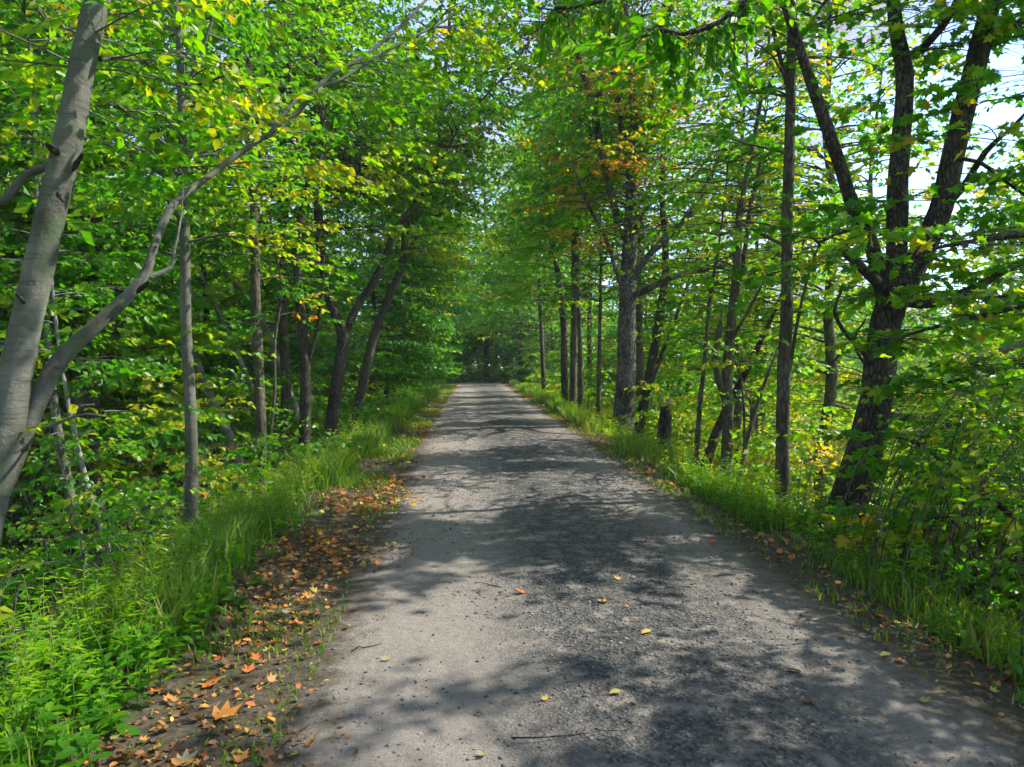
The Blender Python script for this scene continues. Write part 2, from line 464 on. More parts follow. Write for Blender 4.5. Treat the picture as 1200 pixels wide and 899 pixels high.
def stone_mat():
    m, nt, out = new_mat('stone')
    a = nt.nodes.new('ShaderNodeAttribute'); a.attribute_name = 'tint'
    c = ramp(nt, [(0, (.05, .05, .046)), (.5, (.13, .126, .115)), (1, (.30, .285, .26))], a.outputs['Fac']).outputs['Color']
    p = nt.nodes.new('ShaderNodeBsdfPrincipled'); nt.links.new(c, p.inputs['Base Color']); p.inputs['Roughness'].default_value = .85
    nt.links.new(p.outputs[0], out.inputs['Surface'])
    return m
M_STONE = stone_mat()

# ------------------------------------------------------------------ ground and path
def axis(lo, hi, a, b, fine, grow=1.13):
    core = list(np.arange(a, b + 1e-6, fine)); s = fine; x = b
    while x < hi: s *= grow; x += s; core.append(min(x, hi))
    s = fine; x = a
    while x > lo: s *= grow; x -= s; core.insert(0, max(x, lo))
    return np.array(core)

def sheet(name, xs, ys, fz, mat):
    X, Y = np.meshgrid(xs, ys); Z = fz(X, Y)
    V = np.stack([X, Y, Z], -1).reshape(-1, 3)
    nx, ny = len(xs), len(ys)
    i = (np.arange(ny - 1)[:, None] * nx + np.arange(nx - 1)[None]).ravel()
    q = np.stack([i, i + 1, i + nx + 1, i + nx], -1)
    return mesh_np(name, V, q.ravel(), np.arange(len(q)) * 4, mat, smooth=True)

g = sheet('ground', axis(-230, 230, -9, 11, .16), axis(-230, 230, -6, 60, .25), H, ground_mat())
tag(g, kind='structure')

def haze():  # thin air volume added to lift the dark, shaded parts of the wood
    m, nt, out = new_mat('haze')
    v = nt.nodes.new('ShaderNodeVolumePrincipled')
    v.inputs['Color'].default_value = (.86, .93, 1.0, 1)
    v.inputs['Density'].default_value = .0009
    v.inputs['Anisotropy'].default_value = .0
    nt.links.new(v.outputs[0], out.inputs['Volume'])
    x, z0, z1 = 235.0, -12.0, 36.0
    V = [(a, b, c) for c in (z0, z1) for b in (-x, x) for a in (-x, x)]
    F = [(0, 2, 3, 1), (4, 5, 7, 6), (0, 1, 5, 4), (2, 6, 7, 3), (0, 4, 6, 2), (1, 3, 7, 5)]
    o = mesh_np('haze', V, np.array(F).ravel(), np.arange(6) * 4, m)
    tag(o, 'thin haze added through the whole wood to lift its shade', 'haze', kind='stuff')
haze()

def path_sheet():
    ys = np.concatenate([np.arange(-8, 14, .06), np.arange(14, 58, .2)])
    us = np.linspace(0, 1, 74)
    U, Y = np.meshgrid(us, ys)
    eL = -1.62 + .22 * (vn(Y * .9, Y * 0, 41) - .5) + .12 * (vn(Y * 4, Y * 0, 42) - .5)
    eR = 2.82 + .22 * (vn(Y * .9, Y * 0, 43) - .5) + .12 * (vn(Y * 4, Y * 0, 44) - .5)
    X = eL + (eR - eL) * U
    Z = PH(X, Y)
    edge = np.minimum(np.minimum(U, 1 - U) * 14, 1)
    Z = Z * edge + (H(X, Y) + .006) * (1 - edge)
    V = np.stack([X, Y, Z], -1).reshape(-1, 3)
    nx, ny = len(us), len(ys)
    i = (np.arange(ny - 1)[:, None] * nx + np.arange(nx - 1)[None]).ravel()
    q = np.stack([i, i + 1, i + nx + 1, i + nx], -1)
    return tag(mesh_np('path', V, q.ravel(), np.arange(len(q)) * 4, path_mat(), smooth=True), kind='structure')
path_sheet()

def GZ(x, y):
    x = np.asarray(x, float)
    return np.where((x > -1.4) & (x < 2.65), PH(x, y), H(x, y) + .012)

# ------------------------------------------------------------------ foliage growth
def sprays(lv, tb, P, az, L, rise, size, tint, sp, dens=1.0, drop=.25, tjit=.06, twig_r=0, flat=.8, ax_r=0):
    """one leafy bough: an axis from P heading az, side twigs in a flat layer, leaves in two ranks along each twig"""
    k = 7; t = np.linspace(0, 1, k)
    bend = rng.normal(0, .35)
    a = az + bend * t
    seg = L / (k - 1)
    dx = np.cumsum(np.cos(a)) * seg - math.cos(az) * seg; dy = np.cumsum(np.sin(a)) * seg - math.sin(az) * seg
    z = L * (rise * t - (rise * .5 + drop * .5) * t ** 2) + rng.normal(0, .02, k) * L * .4
    z[0] = 0
    A = P + np.stack([dx, dy, z], -1)
    if tb is not None:
        r0 = ax_r if ax_r else twig_r if twig_r else .004 + .0085 * L
        tb.add(A, r0 * (1 - t * .85), 5)
    nt_ = max(3, int(L * 6.5 * dens))
    tt = np.sort(rng.uniform(.18, 1, nt_)); tt[-1] = 1
    side = np.where(np.arange(nt_) % 2 == 0, 1, -1)
    px = np.stack([np.interp(tt, t, A[:, i]) for i in range(3)], -1)
    ta = np.interp(tt, t, a) + side * rng.uniform(.5, 1.15, nt_); ta[-1] = a[-1]
    tl = np.clip((.25 + .5 * (1 - tt)) * L, .12, .85) * rng.uniform(.6, 1.15, nt_)
    td = np.stack([np.cos(ta), np.sin(ta), rng.normal(-.12, .16, nt_) - drop * .3], -1)
    if tb is not None and twig_r:
        for i in range(nt_):
            tb.add(np.stack([px[i], px[i] + td[i] * tl[i] * .9]), np.array([.0035, .0012]), 3)
    m = np.maximum(2, (tl / sp).astype(int))
    idx = np.repeat(np.arange(nt_), m)
    n = len(idx)
    u = rng.uniform(.08, 1.0, n)
    C = px[idx] + td[idx] * (tl[idx] * u)[:, None]
    s2 = rng.choice([-1, 1], n)
    la = ta[idx] + s2 * rng.uniform(.35, 1.2, n)
    T = np.stack([np.cos(la), np.sin(la), rng.normal(-.4, .4, n)], -1)
    N = np.stack([rng.normal(0, flat, n), rng.normal(0, flat, n), np.ones(n)], -1)
    S = 1.18 * size * rng.uniform(.45, 1.3, n)
    q = tint + rng.normal(0, .05) + rng.normal(0, tjit, n)
    lv.add(C, T, N, S, np.clip(q, 0, 1))

def clip_t(mean, autumn):
    """leaf colour of one bough: mostly green, sometimes already turned"""
    if autumn > 1: return rng.uniform(.82, .95) if rng.random() < autumn - 1 else float(np.clip(rng.normal(mean, .09), .05, .74))
    return rng.uniform(.68, .84) if rng.random() < autumn else float(np.clip(rng.normal(mean, .09), .05, .78))

def strand(pts, ext=0.0, up=.8, base=True, extr=None):
    """(px, py, width_px, Y) -> smooth world polyline with radii, carried down into the ground and up past the frame"""
    P, r = [], []
    for (px, py, w, Y) in pts:
        p = at(px, py, Y); P.append(p)
        r.append(w * .5 * float(np.dot(p - np.array([0, 0, CAMZ]), FWD)) / FPX)
    if base:
        d = P[0] - P[1]; d = d / np.linalg.norm(d); d = d * .6 + np.array([0, 0, -1]) * .4; d /= np.linalg.norm(d)
        p = P[0].copy(); n = 0
        while p[2] > H(p[0], p[1]) - .18 and n < 200: p = p + d * .04; n += 1
        if n > 3:
            P.insert(0, p); r.insert(0, r[0] * (1.28 if n < 30 else 1.4))
        else:
            P[0] = P[0] * 1.0
    if ext > 0:
        d = P[-1] - P[-2]; d /= np.linalg.norm(d)
        p, rr = P[-1].copy(), r[-1]
        n = max(2, int(ext / .9))
        for i in range(n):
            d = d * .8 + np.array([rng.normal(0, .16), rng.normal(0, .16), up]) * .25; d /= np.linalg.norm(d)
            p = p + d * ext / n; P.append(p.copy()); r.append(rr * (1 - .85 * (i + 1) / n))
    return smooth_path(P, r)

def hero(name, label, main, limbs=(), bark=B_BROWN, crown=(30, 1.0, 2.0), zmin=2.0, tint=.42, autumn=.05, size=.085, sp=.055,
         ext=4.0, shape='diamond', azb=None, group=None, cat='tree', twigs=False, sides=12, ledge=.10, limb_ext=1.5, dens=1.0, rise=.35):
    P, r = strand(main, ext)
    root = empty(name, (P[0][0], P[0][1], float(H(P[0][0], P[0][1]))), label, cat, group)
    tb = Tubes(); tb.add(P, r, sides, ledge * .6); trunk = tb.build('trunk', bark, root)
    allP, allr = [P], [r]
    for lb in limbs:
        lp, lr = strand(lb[0], lb[1] if len(lb) > 1 else limb_ext, base=False, up=.45)
        # root each limb inside the stem that carries it
        t2 = Tubes(); t2.add(lp, lr, max(6, sides - 3), ledge * .6)
        t2.build('limb', bark, root)
        allP.append(lp); allr.append(lr)
    lv, br = Leaves(), Tubes()
    n, lmin, lmax = crown; n = int(n * 1.35)
    Q = np.vstack([p for p in allP]); W = np.concatenate([np.full(len(p), 1.0) for p in allP])
    RR = np.concatenate(allr)
    gz = H(Q[:, 0], Q[:, 1])
    ok = np.where((Q[:, 2] - gz > zmin))[0]
    if len(ok) and n:
        w = W[ok] * (.35 + np.clip((Q[ok, 2] - gz[ok]) / 8, 0, 1)); w /= w.sum()
        for i in rng.choice(ok, n, p=w):
            az = rng.uniform(0, 2 * math.pi) if azb is None or rng.random() < .4 else rng.normal(azb, .8)
            sprays(lv, br, Q[i], az, rng.uniform(lmin, lmax), rng.uniform(.5, 1.3) * rise, size, clip_t(tint, autumn), sp, dens,
                   twig_r=0 if not twigs else .003 + .0026 * lmax)
    br.build('branches', bark, root)
    lv.build('crown', M_LEAF, root, shape)
    return root

E = 0
# ---------------- the trees of the left bank
hero('beech_tree', 'thick smooth grey tree leaning in at the far left with a long bowed second stem', 
     [(-26, 640, 42.9, 4.6), (2, 540, 37.0, 4.7), (18, 440, 34.8, 4.75), (42, 330, 32.6, 4.8), (62, 240, 31.8, 4.85), (80, 165, 31.1, 4.9), (96, 80, 28.1, 5.0), (115, -5, 26.6, 5.1)],
     limbs=[([(-4, 590, 22.2, 4.75), (20, 530, 22.2, 4.8), (48, 462, 20.7, 4.9), (72, 420, 19.2, 5.0), (112, 382, 16.3, 5.1), (150, 347, 14.1, 5.3), (172, 318, 11.1, 5.4),
              (182, 285, 8.9, 5.5), (203, 240, 8.9, 5.7), (243, 208, 7.4, 6.0), (300, 166, 6.7, 6.4), (340, 143, 5.9, 6.7), (376, 98, 5.2, 7.0), (420, 70, 4.4, 7.3), (470, 30, 3.7, 7.6)], 2.0),
            ([(312, 162, 4.4, 6.45), (350, 115, 4.4, 6.7), (400, 93, 3.7, 7.0), (452, 60, 3.0, 7.3), (520, 25, 2.7, 7.7)], 1.0),
            ([(176, 325, 7.4, 5.42), (200, 314, 5.2, 5.5), (204, 296, 3.7, 5.55)], .6),
            ([(60, 195, 8.9, 4.87), (30, 205, 8.9, 4.9), (8, 232, 10.4, 4.9), (-20, 245, 7.4, 4.9)], .5),
            ([(117, 70, 5.2, 5.05), (140, 68, 4.4, 5.2), (165, 71, 3.0, 5.4)], .5)],
     bark=B_SMOOTH, crown=(74, .7, 1.7), zmin=3.1, tint=.58, autumn=.16, size=.075, sp=.04, ext=6, shape='ovate', azb=R(50), twigs=True, sides=20, ledge=.07, rise=.15)
hero('tree', 'slim straight pale-grey tree standing alone right of the leaning beech',
     [(224, 622, 16, 9), (224, 500, 14, 9), (218, 380, 12, 9), (216, 250, 11, 9), (214, 150, 10, 9), (211, 60, 9, 9), (206, -10, 7, 9)],
     limbs=[([(214, 185, 4, 9), (170, 150, 4, 8.6), (125, 110, 3, 8.2)], .8), ([(214, 210, 4, 9), (180, 180, 3, 9.2), (140, 140, 3, 9.5)], .8), ([(213, 120, 5, 9), (235, 60, 4, 9), (250, 20, 3, 9)], 1)],
     bark=B_SMOOTH, crown=(80, .8, 1.9), zmin=3.2, tint=0.55, autumn=.14, size=.08, sp=.045, ext=5, shape='ovate')
hero('birch_tree', 'thin white-barked stem leaning left low on the dark left slope',
     [(127, 645, 7, 10.5), (106, 580, 7, 10.5), (90, 520, 6, 10.5), (76, 450, 5, 10.5), (66, 380, 4, 10.5)], bark=B_PALE, crown=(25, .5, 1.1), zmin=3.2, tint=.4, ext=3, sides=7)
hero('tree', 'brownish leaning trunk beside the thin white stem on the left slope',
     [(102, 680, 12, 10.8), (86, 600, 11, 10.8), (67, 500, 10, 10.8), (60, 440, 9, 10.8), (50, 330, 7, 10.8)],
     bark=B_SMOOTH, crown=(45, .7, 1.5), zmin=3.2, tint=0.49, autumn=.04, ext=4, sides=9)
hero('tree', 'grey slender trunk with yellowish low sprays left of the crooked dark trunk',
     [(307, 552, 13, 13), (304, 450, 12, 13), (300, 350, 11, 13), (297, 200, 9, 13), (292, 60, 7, 13)],
     bark=B_BROWN, crown=(80, .9, 2.1), azb=R(110), zmin=3.6, tint=0.59, autumn=.12, size=.09, sp=.055, ext=5, sides=9)
hero('tree', 'wavy thin stem curving up beside the grey slender trunk',
     [(316, 520, 4, 12.6), (322, 460, 4, 12.6), (322, 400, 4, 12.6), (330, 340, 3, 12.6), (322, 290, 3, 12.6)],
     bark=B_BROWN, crown=(30, .6, 1.2), zmin=2.5, tint=.55, autumn=.1, size=.09, sp=.055, ext=2.5, sides=6)
hero('tree', 'crooked dark trunk with a bare branch bent out to the left',
     [(356, 540, 14, 14), (358, 440, 12, 14), (352, 360, 11, 14), (347, 290, 9, 14), (356, 230, 8, 14), (352, 180, 6, 14)],
     limbs=[([(357, 222, 6, 14), (350, 203, 5, 14), (335, 199, 5, 13.9), (310, 195, 4, 13.8)], .4), ([(360, 430, 6, 14), (372, 385, 5, 14), (376, 350, 4, 14)], .8)],
     bark=B_DARK, crown=(50, .8, 1.9), azb=R(100), zmin=3.8, tint=0.57, autumn=.08, size=.09, sp=.055, ext=4, sides=9)
hero('tree', 'dark trunk forking low into a wide V on the left verge',
     [(384, 535, 16.0, 15), (393, 460, 14.3, 15), (402, 395, 14.3, 15), (388, 358, 10.1, 15), (377, 300, 10.1, 15), (373, 250, 10.1, 15), (372, 200, 9.2, 15), (379, 160, 7.6, 15), (372, 100, 5.9, 15)],
     limbs=[([(402, 398, 10.1, 15), (417, 362, 9.2, 15.2), (436, 334, 9.2, 15.5), (450, 305, 8.4, 15.8), (463, 270, 7.6, 16), (482, 245, 5.9, 16.2)], 3.0),
            ([(375, 235, 4.2, 15), (395, 190, 4.2, 15.2), (414, 170, 4.2, 15.5), (425, 215, 3.4, 15.6)], .3)],
     bark=B_DARK, crown=(85, .9, 2.2), azb=R(75), zmin=3.6, tint=0.54, autumn=.08, size=.095, sp=.06, ext=5, sides=11)
hero('tree', 'tall sinuous trunk sweeping right over the path behind the V-shaped tree',
     [(414, 505, 12.6, 19), (422, 465, 11.8, 19), (437, 398, 10.1, 19), (455, 350, 9.2, 19), (472, 308, 8.4, 19), (476, 262, 8.4, 19), (488, 226, 7.6, 19), (502, 203, 6.7, 19), (514, 172, 5.9, 19), (518, 120, 5.0, 19), (524, 60, 4.2, 19)],
     limbs=[([(512, 176, 4.2, 19), (528, 156, 3.4, 18.6), (545, 138, 3.4, 18.3), (566, 116, 2.5, 18), (598, 80, 2.5, 17.5)], 1.5),
            ([(474, 300, 3.4, 19), (490, 275, 3.4, 19), (505, 240, 2.5, 19), (515, 215, 2.5, 19)], 1.5)],
     bark=B_BROWN, crown=(150, 1.0, 2.5), zmin=3.8, tint=0.59, autumn=.10, size=.105, sp=.065, ext=6, sides=9, azb=R(60))
bt = bpy.data.objects['beech_tree']
for (px, py, Y, qx, qy, w) in ((64, 176, 4.78, 54, 168, 13), (90, 192, 4.8, 97, 180, 10), (26, 352, 4.68, 20, 345, 9), (70, 230, 4.72, 74, 236, 10), (166, 338, 5.25, 174, 330, 8)):
    a_, b_ = at(px, py, Y), at(qx, qy, Y - .06); t = Tubes(); rr = w * .36 * Y / FPX
    t.add(*smooth_path([a_ + (a_ - b_) * .6, a_, b_], [rr * .6, rr, rr * .45], .02), 9, .35); t.build('knot', B_DARK, bt)
# leaning dead poles deep in the left wood
def pole(name, label, pts, bark, cat='dead tree'):
    P, r = strand(pts, 0); root = empty(name, (P[0][0], P[0][1], float(H(P[0][0], P[0][1]))), label, cat)
    tb = Tubes(); tb.add(P, r, 9, .12); tb.build('trunk', bark, root)
    for i in (len(P) // 2, int(len(P) * .7), int(len(P) * .85)):
        e = Tubes(); a = rng.uniform(0, 6.28); q = P[i]
        e.add(np.array([q, q + np.array([math.cos(a) * .2, math.sin(a) * .2, .1]), q + np.array([math.cos(a) * .5, math.sin(a) * .5, .1])]), np.array([.02, .012, .004]), 5)
        e.build('broken_branch', bark, root)
pole('dead_tree', 'thick grey dead trunk leaning left behind the slim straight tree', [(274, 525, 12, 14.5), (258, 490, 12, 15), (238, 445, 10, 15.5), (222, 395, 8, 16)], B_PALE)
pole('dead_tree', 'thin pale dead pole leaning left behind the grey slender trunk', [(300, 470, 6, 17), (280, 420, 6, 17), (262, 380, 5, 17), (235, 320, 4, 17)], B_PALE)
pole('dead_tree', 'upper pale dead pole slanting left high behind the crooked trunk', [(306, 372, 6, 18), (288, 345, 6, 18), (262, 318, 5, 18)], B_PALE)

# ---------------- the trees of the right verge
hero('maple_tree', 'tall scaly-barked maple with orange sprays and a forking crown, largest midway up the right verge',
     [(730, 515, 27.2, 18), (733, 450, 22.9, 18), (736, 340, 19.6, 18), (739, 270, 16.1, 18), (741, 200, 13.6, 18), (742, 140, 8.5, 18), (738, 60, 6.8, 18), (733, 0, 6.0, 18)],
     limbs=[([(738, 290, 9, 18), (722, 250, 9, 18), (708, 190, 9, 18), (692, 115, 9, 18), (680, 75, 7, 18)], 3),
            ([(740, 200, 8, 18), (728, 150, 7, 18), (720, 90, 7, 18), (715, 10, 6, 18)], 3),
            ([(741, 220, 9, 18), (752, 170, 8, 18), (763, 120, 7, 18), (775, 60, 5, 18)], 3),
            ([(741, 330, 9, 18), (757, 303, 8, 17.8), (780, 280, 8, 17.5), (808, 250, 7, 17.2), (834, 205, 6, 17)], 1.5),
            ([(738, 348, 9, 18), (757, 340, 8, 17.6), (785, 326, 7, 17.2), (812, 318, 7, 16.8), (850, 311, 4, 16.4)], .5),
            ([(733, 345, 7, 18), (722, 318, 5, 17.8), (712, 285, 5, 17.6), (688, 238, 4, 17.4)], 1),
            ([(743, 280, 4, 18), (757, 245, 4, 17.7), (785, 222, 4, 17.4), (815, 205, 3, 17.1)], .5)],
     bark=B_PLATE, crown=(230, 1.0, 2.5), zmin=4.2, tint=.50, autumn=1.32, size=.10, sp=.06, ext=5, sides=16)
hero('tree', 'dark twin-stemmed trunk close behind the scaly maple',
     [(747, 512, 13, 19), (757, 460, 12, 19), (765, 420, 11, 19), (773, 370, 10, 19), (780, 310, 8, 19), (776, 230, 7, 19)],
     limbs=[([(758, 462, 5, 19), (772, 425, 5, 19), (784, 395, 4, 19), (800, 350, 3, 19)], 1.5)],
     bark=B_DARK, crown=(70, .8, 1.9), zmin=3.2, tint=.56, autumn=.12, size=.10, sp=.06, ext=4, sides=9)
for i, (lab, pts, cr, e_) in enumerate([
        ('far thin pole of a tree nearest the path end on the right', [(637, 452, 5, 36), (634, 380, 5, 36), (630, 300, 4, 36), (628, 240, 3, 36)], 50, 4),
        ('forked slim trunk left of the tall straight pole on the right verge', [(662, 478, 9, 27), (661, 430, 8, 27), (660, 370, 8, 27), (652, 310, 6, 27), (640, 250, 4, 27)], 70, 4),
        ('very tall straight dark pole rising through the right canopy', [(671, 487, 9, 25), (672, 420, 8, 25), (673, 330, 7, 25), (672, 220, 6, 25), (672, 130, 5, 25)], 80, 5),
        ('slim trunk just right of the tall straight pole', [(680, 490, 7, 24), (680, 420, 6, 24), (678, 350, 5, 24), (676, 290, 4, 24)], 50, 4),
        ('thin lone sapling trunk between the poles and the scaly maple', [(701, 500, 5, 20), (702, 440, 5, 20), (703, 380, 4, 20), (704, 320, 3, 20)], 40, 3.5)]):
    hero('tree', lab, pts, bark=B_BROWN if i != 1 else B_DARK, crown=(cr, .9, 2.0), zmin=3.0, tint=0.52, autumn=.06, size=.12, sp=.08, ext=e_, sides=8)
hero('tree', 'clump of two crooked stems joined low, midway between maple and straight tree',
     [(850, 560, 14, 11.5), (853, 500, 13, 11.5), (852, 440, 12, 11.5), (857, 380, 11, 11.5), (863, 320, 10, 11.5), (866, 265, 8, 11.5), (873, 215, 6, 11.5)],
     limbs=[([(850, 470, 8, 11.5), (841, 440, 8, 11.4), (838, 415, 8, 11.3), (843, 388, 8, 11.3)], .3),
            ([(860, 345, 7, 11.5), (872, 300, 6, 11.6), (878, 250, 5, 11.7), (888, 205, 4, 11.8)], 1.5),
            ([(855, 400, 4, 11.5), (868, 380, 4, 11.2), (890, 340, 3, 10.9)], .5)],
     bark=B_BROWN, crown=(75, .7, 1.7), zmin=2.6, tint=.58, autumn=.12, size=.085, sp=.05, ext=4, sides=10)
hero('sapling', 'leaning thin sapling left of the crooked clump',
     [(815, 560, 7, 12), (820, 480, 6, 12), (826, 420, 5, 12), (832, 350, 4, 12), (842, 290, 3, 12)],
     bark=B_BROWN, crown=(40, .6, 1.3), zmin=1.6, tint=.6, autumn=.12, size=.085, sp=.05, ext=2, cat='sapling', sides=7)
hero('sapling', 'bare-looking sapling forking wide right of the crooked clump',
     [(868, 550, 5, 10.5), (880, 500, 5, 10.5), (892, 460, 4, 10.5), (903, 430, 3, 10.5)],
     limbs=[([(872, 530, 3, 10.5), (872, 480, 3, 10.4), (868, 440, 2, 10.3)], .5), ([(885, 485, 3, 10.5), (872, 455, 2, 10.7), (862, 425, 2, 10.8)], .4)],
     bark=B_BROWN, crown=(16, .4, .9), zmin=1.3, tint=.62, autumn=.15, size=.08, sp=.05, ext=.8, cat='sapling', sides=6)
hero('tree', 'dark trunk leaning right behind the crooked clump',
     [(823, 560, 12, 13.5), (842, 500, 10, 13.5), (862, 460, 9, 13.5), (884, 415, 7, 13.5), (896, 390, 6, 13.5)],
     bark=B_DARK, crown=(30, .6, 1.4), zmin=2.4, tint=.6, autumn=.15, size=.085, sp=.05, ext=2.5, sides=8)
hero('tree', 'straight slender trunk left of the big dark forked tree on the right',
     [(918, 612, 18, 8.6), (917, 540, 16, 8.6), (918, 450, 15, 8.6), (922, 360, 14, 8.6), (922, 270, 13, 8.6), (925, 180, 12, 8.6), (927, 90, 11, 8.6), (929, -10, 10, 8.6)],
     limbs=[([(924, 105, 6, 8.6), (916, 75, 5, 8.5), (905, 30, 5, 8.4), (895, -20, 4, 8.3)], 1.5),
            ([(926, 62, 6, 8.6), (945, 35, 5, 8.7), (965, 5, 4, 8.8)], 1),
            ([(925, 435, 4, 8.6), (935, 375, 4, 8.5), (948, 320, 3, 8.4), (962, 285, 3, 8.3), (990, 270, 2, 8.2)], .5),
            ([(922, 290, 4, 8.6), (900, 278, 4, 8.7), (880, 268, 3, 8.8)], .3)],
     bark=B_BROWN, crown=(60, .7, 1.6), zmin=3.3, tint=.50, autumn=.20, size=.08, sp=.05, ext=5, sides=12, shape='ovate')
hero('forked_tree', 'massive dark furrowed tree splitting into three thick stems on the right bank',
     [(976, 648, 54.6, 7.4), (990, 600, 44.0, 7.4), (1010, 540, 38.7, 7.4), (1026, 470, 35.2, 7.4), (1035, 400, 33.4, 7.4), (1045, 355, 35.2, 7.4), (1075, 305, 27.3, 7.45), (1103, 245, 26.4, 7.5),
      (1117, 180, 25.5, 7.55), (1135, 105, 23.8, 7.6), (1152, 40, 22.9, 7.7), (1165, -15, 21.1, 7.8)],
     limbs=[([(1046, 372, 26, 7.4), (1050, 300, 22, 7.55), (1052, 225, 23, 7.7), (1056, 160, 21, 7.9), (1060, 90, 19, 8.0), (1050, 30, 16, 8.1), (1045, -20, 14, 8.2)], 3.5),
            ([(1040, 365, 18, 7.4), (1022, 290, 17, 7.5), (1002, 250, 16, 7.5), (985, 195, 15, 7.4), (968, 145, 14, 7.3), (948, 90, 12, 7.2), (930, 35, 10, 7.1), (912, -15, 8, 7.0)], 3),
            ([(1044, 345, 14, 7.35), (1018, 322, 12, 7.2), (992, 298, 10, 7.05), (968, 290, 6, 6.9)], .3),
            ([(1060, 350, 18, 7.4), (1082, 354, 16, 7.3), (1110, 350, 13, 7.2), (1142, 338, 10, 7.1), (1172, 320, 8, 7.0), (1210, 300, 6, 6.9)], 1),
            ([(1115, 235, 9, 7.5), (1132, 215, 8, 7.4), (1155, 178, 7, 7.3), (1185, 150, 4, 7.2)], .8),
            ([(1148, 50, 10, 7.65), (1172, 38, 8, 7.6), (1205, 22, 7, 7.5)], 1),
            ([(1112, 185, 5, 7.5), (1148, 190, 5, 7.3), (1175, 210, 4, 7.2), (1200, 228, 3, 7.1)], .5),
            ([(1078, 60, 10, 8.0), (1095, 42, 9, 7.9), (1112, 20, 8, 7.8), (1125, -10, 7, 7.7)], 2),
            ([(1020, 425, 7, 7.35), (1008, 408, 6, 7.2), (990, 390, 5, 7.1), (978, 365, 4, 7.0), (985, 343, 3, 7.0)], .1),
            ([(1012, 425, 3, 7.2), (1000, 400, 3, 7.1), (1012, 378, 2, 7.0)], .1)],
     bark=B_DARK, crown=(175, .6, 1.6), zmin=2.7, tint=0.52, autumn=.08, size=.085, sp=.052, ext=5, sides=22, ledge=.16, shape='maple', twigs=True, azb=R(-60), rise=.1)

# low boughs of a maple standing just out of frame, reaching in from the right
def bough(label, paths, n, tint, autumn, size=.08, shape='maple', azr=(0, 6.28), Lr=(.4, .9), bark=B_DARK, name='maple_bough', lift=0, sp=.045):
    p0 = at(*[paths[0][0][0], paths[0][0][1], paths[0][0][3]])
    root = empty(name, p0, label, 'branch')
    lv, tw = Leaves(), Tubes()
    for pts in paths:
        P, r = strand(pts, 0, base=False)
        t = Tubes(); t.add(P, r, 8, .08); t.build('limb', bark, root)
        for i in rng.integers(int(len(P) * .12), len(P), n):
            sprays(lv, tw, P[i] + np.array([0, 0, rng.normal(lift, .05)]), rng.uniform(*azr), rng.uniform(*Lr), rng.uniform(-.1, .3), size, clip_t(tint, autumn), sp, 1.0, twig_r=.005)
    tw.build('twigs', bark, root)
    lv.build('crown', M_LEAF, root, shape)

# the standing trees just outside the frame that carry the canopy above the walker
def side_tree(label, x, y, hgt, n, L, tint, autumn, zmin=3.5, bark=B_BROWN, rr=.13, size=.09, sp=.055, lean=(0, 0), azb=None, shape='diamond', name='tree', dens=1.0):
    z0 = float(H(x, y))
    root = empty(name, (x, y, z0), label, 'tree')
    k = 9; t = np.linspace(0, 1, k)
    P = np.stack([x + lean[0] * t + rng.normal(0, .06, k), y + lean[1] * t + rng.normal(0, .06, k), z0 - .2 + hgt * t], -1)
    P, r = smooth_path(P, rr * (1 - .85 * t))
    tb = Tubes(); tb.add(P, r, 10, .08); tb.build('trunk', bark, root)
    lv, br = Leaves(), Tubes()
    ok = np.where(P[:, 2] - z0 > zmin)[0]
    for i in rng.choice(ok, int(n * 1.5)):
        f = (P[i, 2] - z0 - zmin) / (hgt - zmin)
        az = rng.uniform(0, 2 * math.pi) if azb is None or rng.random() < .35 else rng.normal(azb, .7)
        sprays(lv, br, P[i], az, rng.uniform(.6, 1) * L * (1 - .55 * f), rng.uniform(.15, .55), size, clip_t(tint, autumn), sp, dens)
    br.build('branches', bark, root)
    lv.build('crown', M_LEAF, root, shape)
    return root

side_tree('tall maple just outside the right edge whose boughs shade the near path', 6.9, 3.4, 12, 95, 3.3, .58, .1, zmin=4.6, azb=R(180))
side_tree('broad tree on the right bank beyond the big dark forked tree', 9.2, 8.5, 13, 110, 3.4, .5, .1, zmin=3.2, azb=R(200))
side_tree('tree behind the walker on the right bank', 5.2, -3.5, 12, 110, 3.0, .5, .1, zmin=3.2, azb=R(150))
side_tree('tree on the right bank between the big forked tree and the crooked clump', 6.6, 13.5, 12, 100, 3.0, .58, .16, zmin=2.8, azb=R(190))
side_tree('leafy tree on the right bank behind the crooked clump', 7.2, 19.5, 13, 100, 3.0, .58, .14, zmin=2.4, size=.10, sp=.065, azb=R(190))
side_tree('leafy tree on the right slope beside the poles', 6.4, 28, 13, 110, 3.0, .56, .12, zmin=1.8, size=.12, sp=.08, azb=R(190))
side_tree('leafy tree on the right slope near the path end', 5.6, 38, 13, 120, 3.0, .5, .08, zmin=1.5, size=.14, sp=.1, azb=R(190))
side_tree('tall tree on the left bank outside the frame overhanging the near path', -4.6, 1.8, 12, 120, 3.2, .48, .15, zmin=4.2, azb=R(0))
side_tree('tree on the left slope behind the slim straight tree', -6.4, 13, 15, 150, 3.0, .44, .08, zmin=3.5, size=.095, sp=.06)
side_tree('tree on the left slope behind the V-shaped tree', -5.2, 21, 15, 150, 3.0, .46, .08, zmin=2.8, size=.11, sp=.07)
side_tree('tree on the left bank near the shaded far stretch', -3.9, 30, 14, 190, 3.2, .42, .06, zmin=1.5, size=.13, sp=.09, azb=R(0))
side_tree('tree on the left bank nearest the path end', -3.6, 41, 14, 170, 3.4, .38, .04, zmin=1.2, size=.15, sp=.11, azb=R(0))

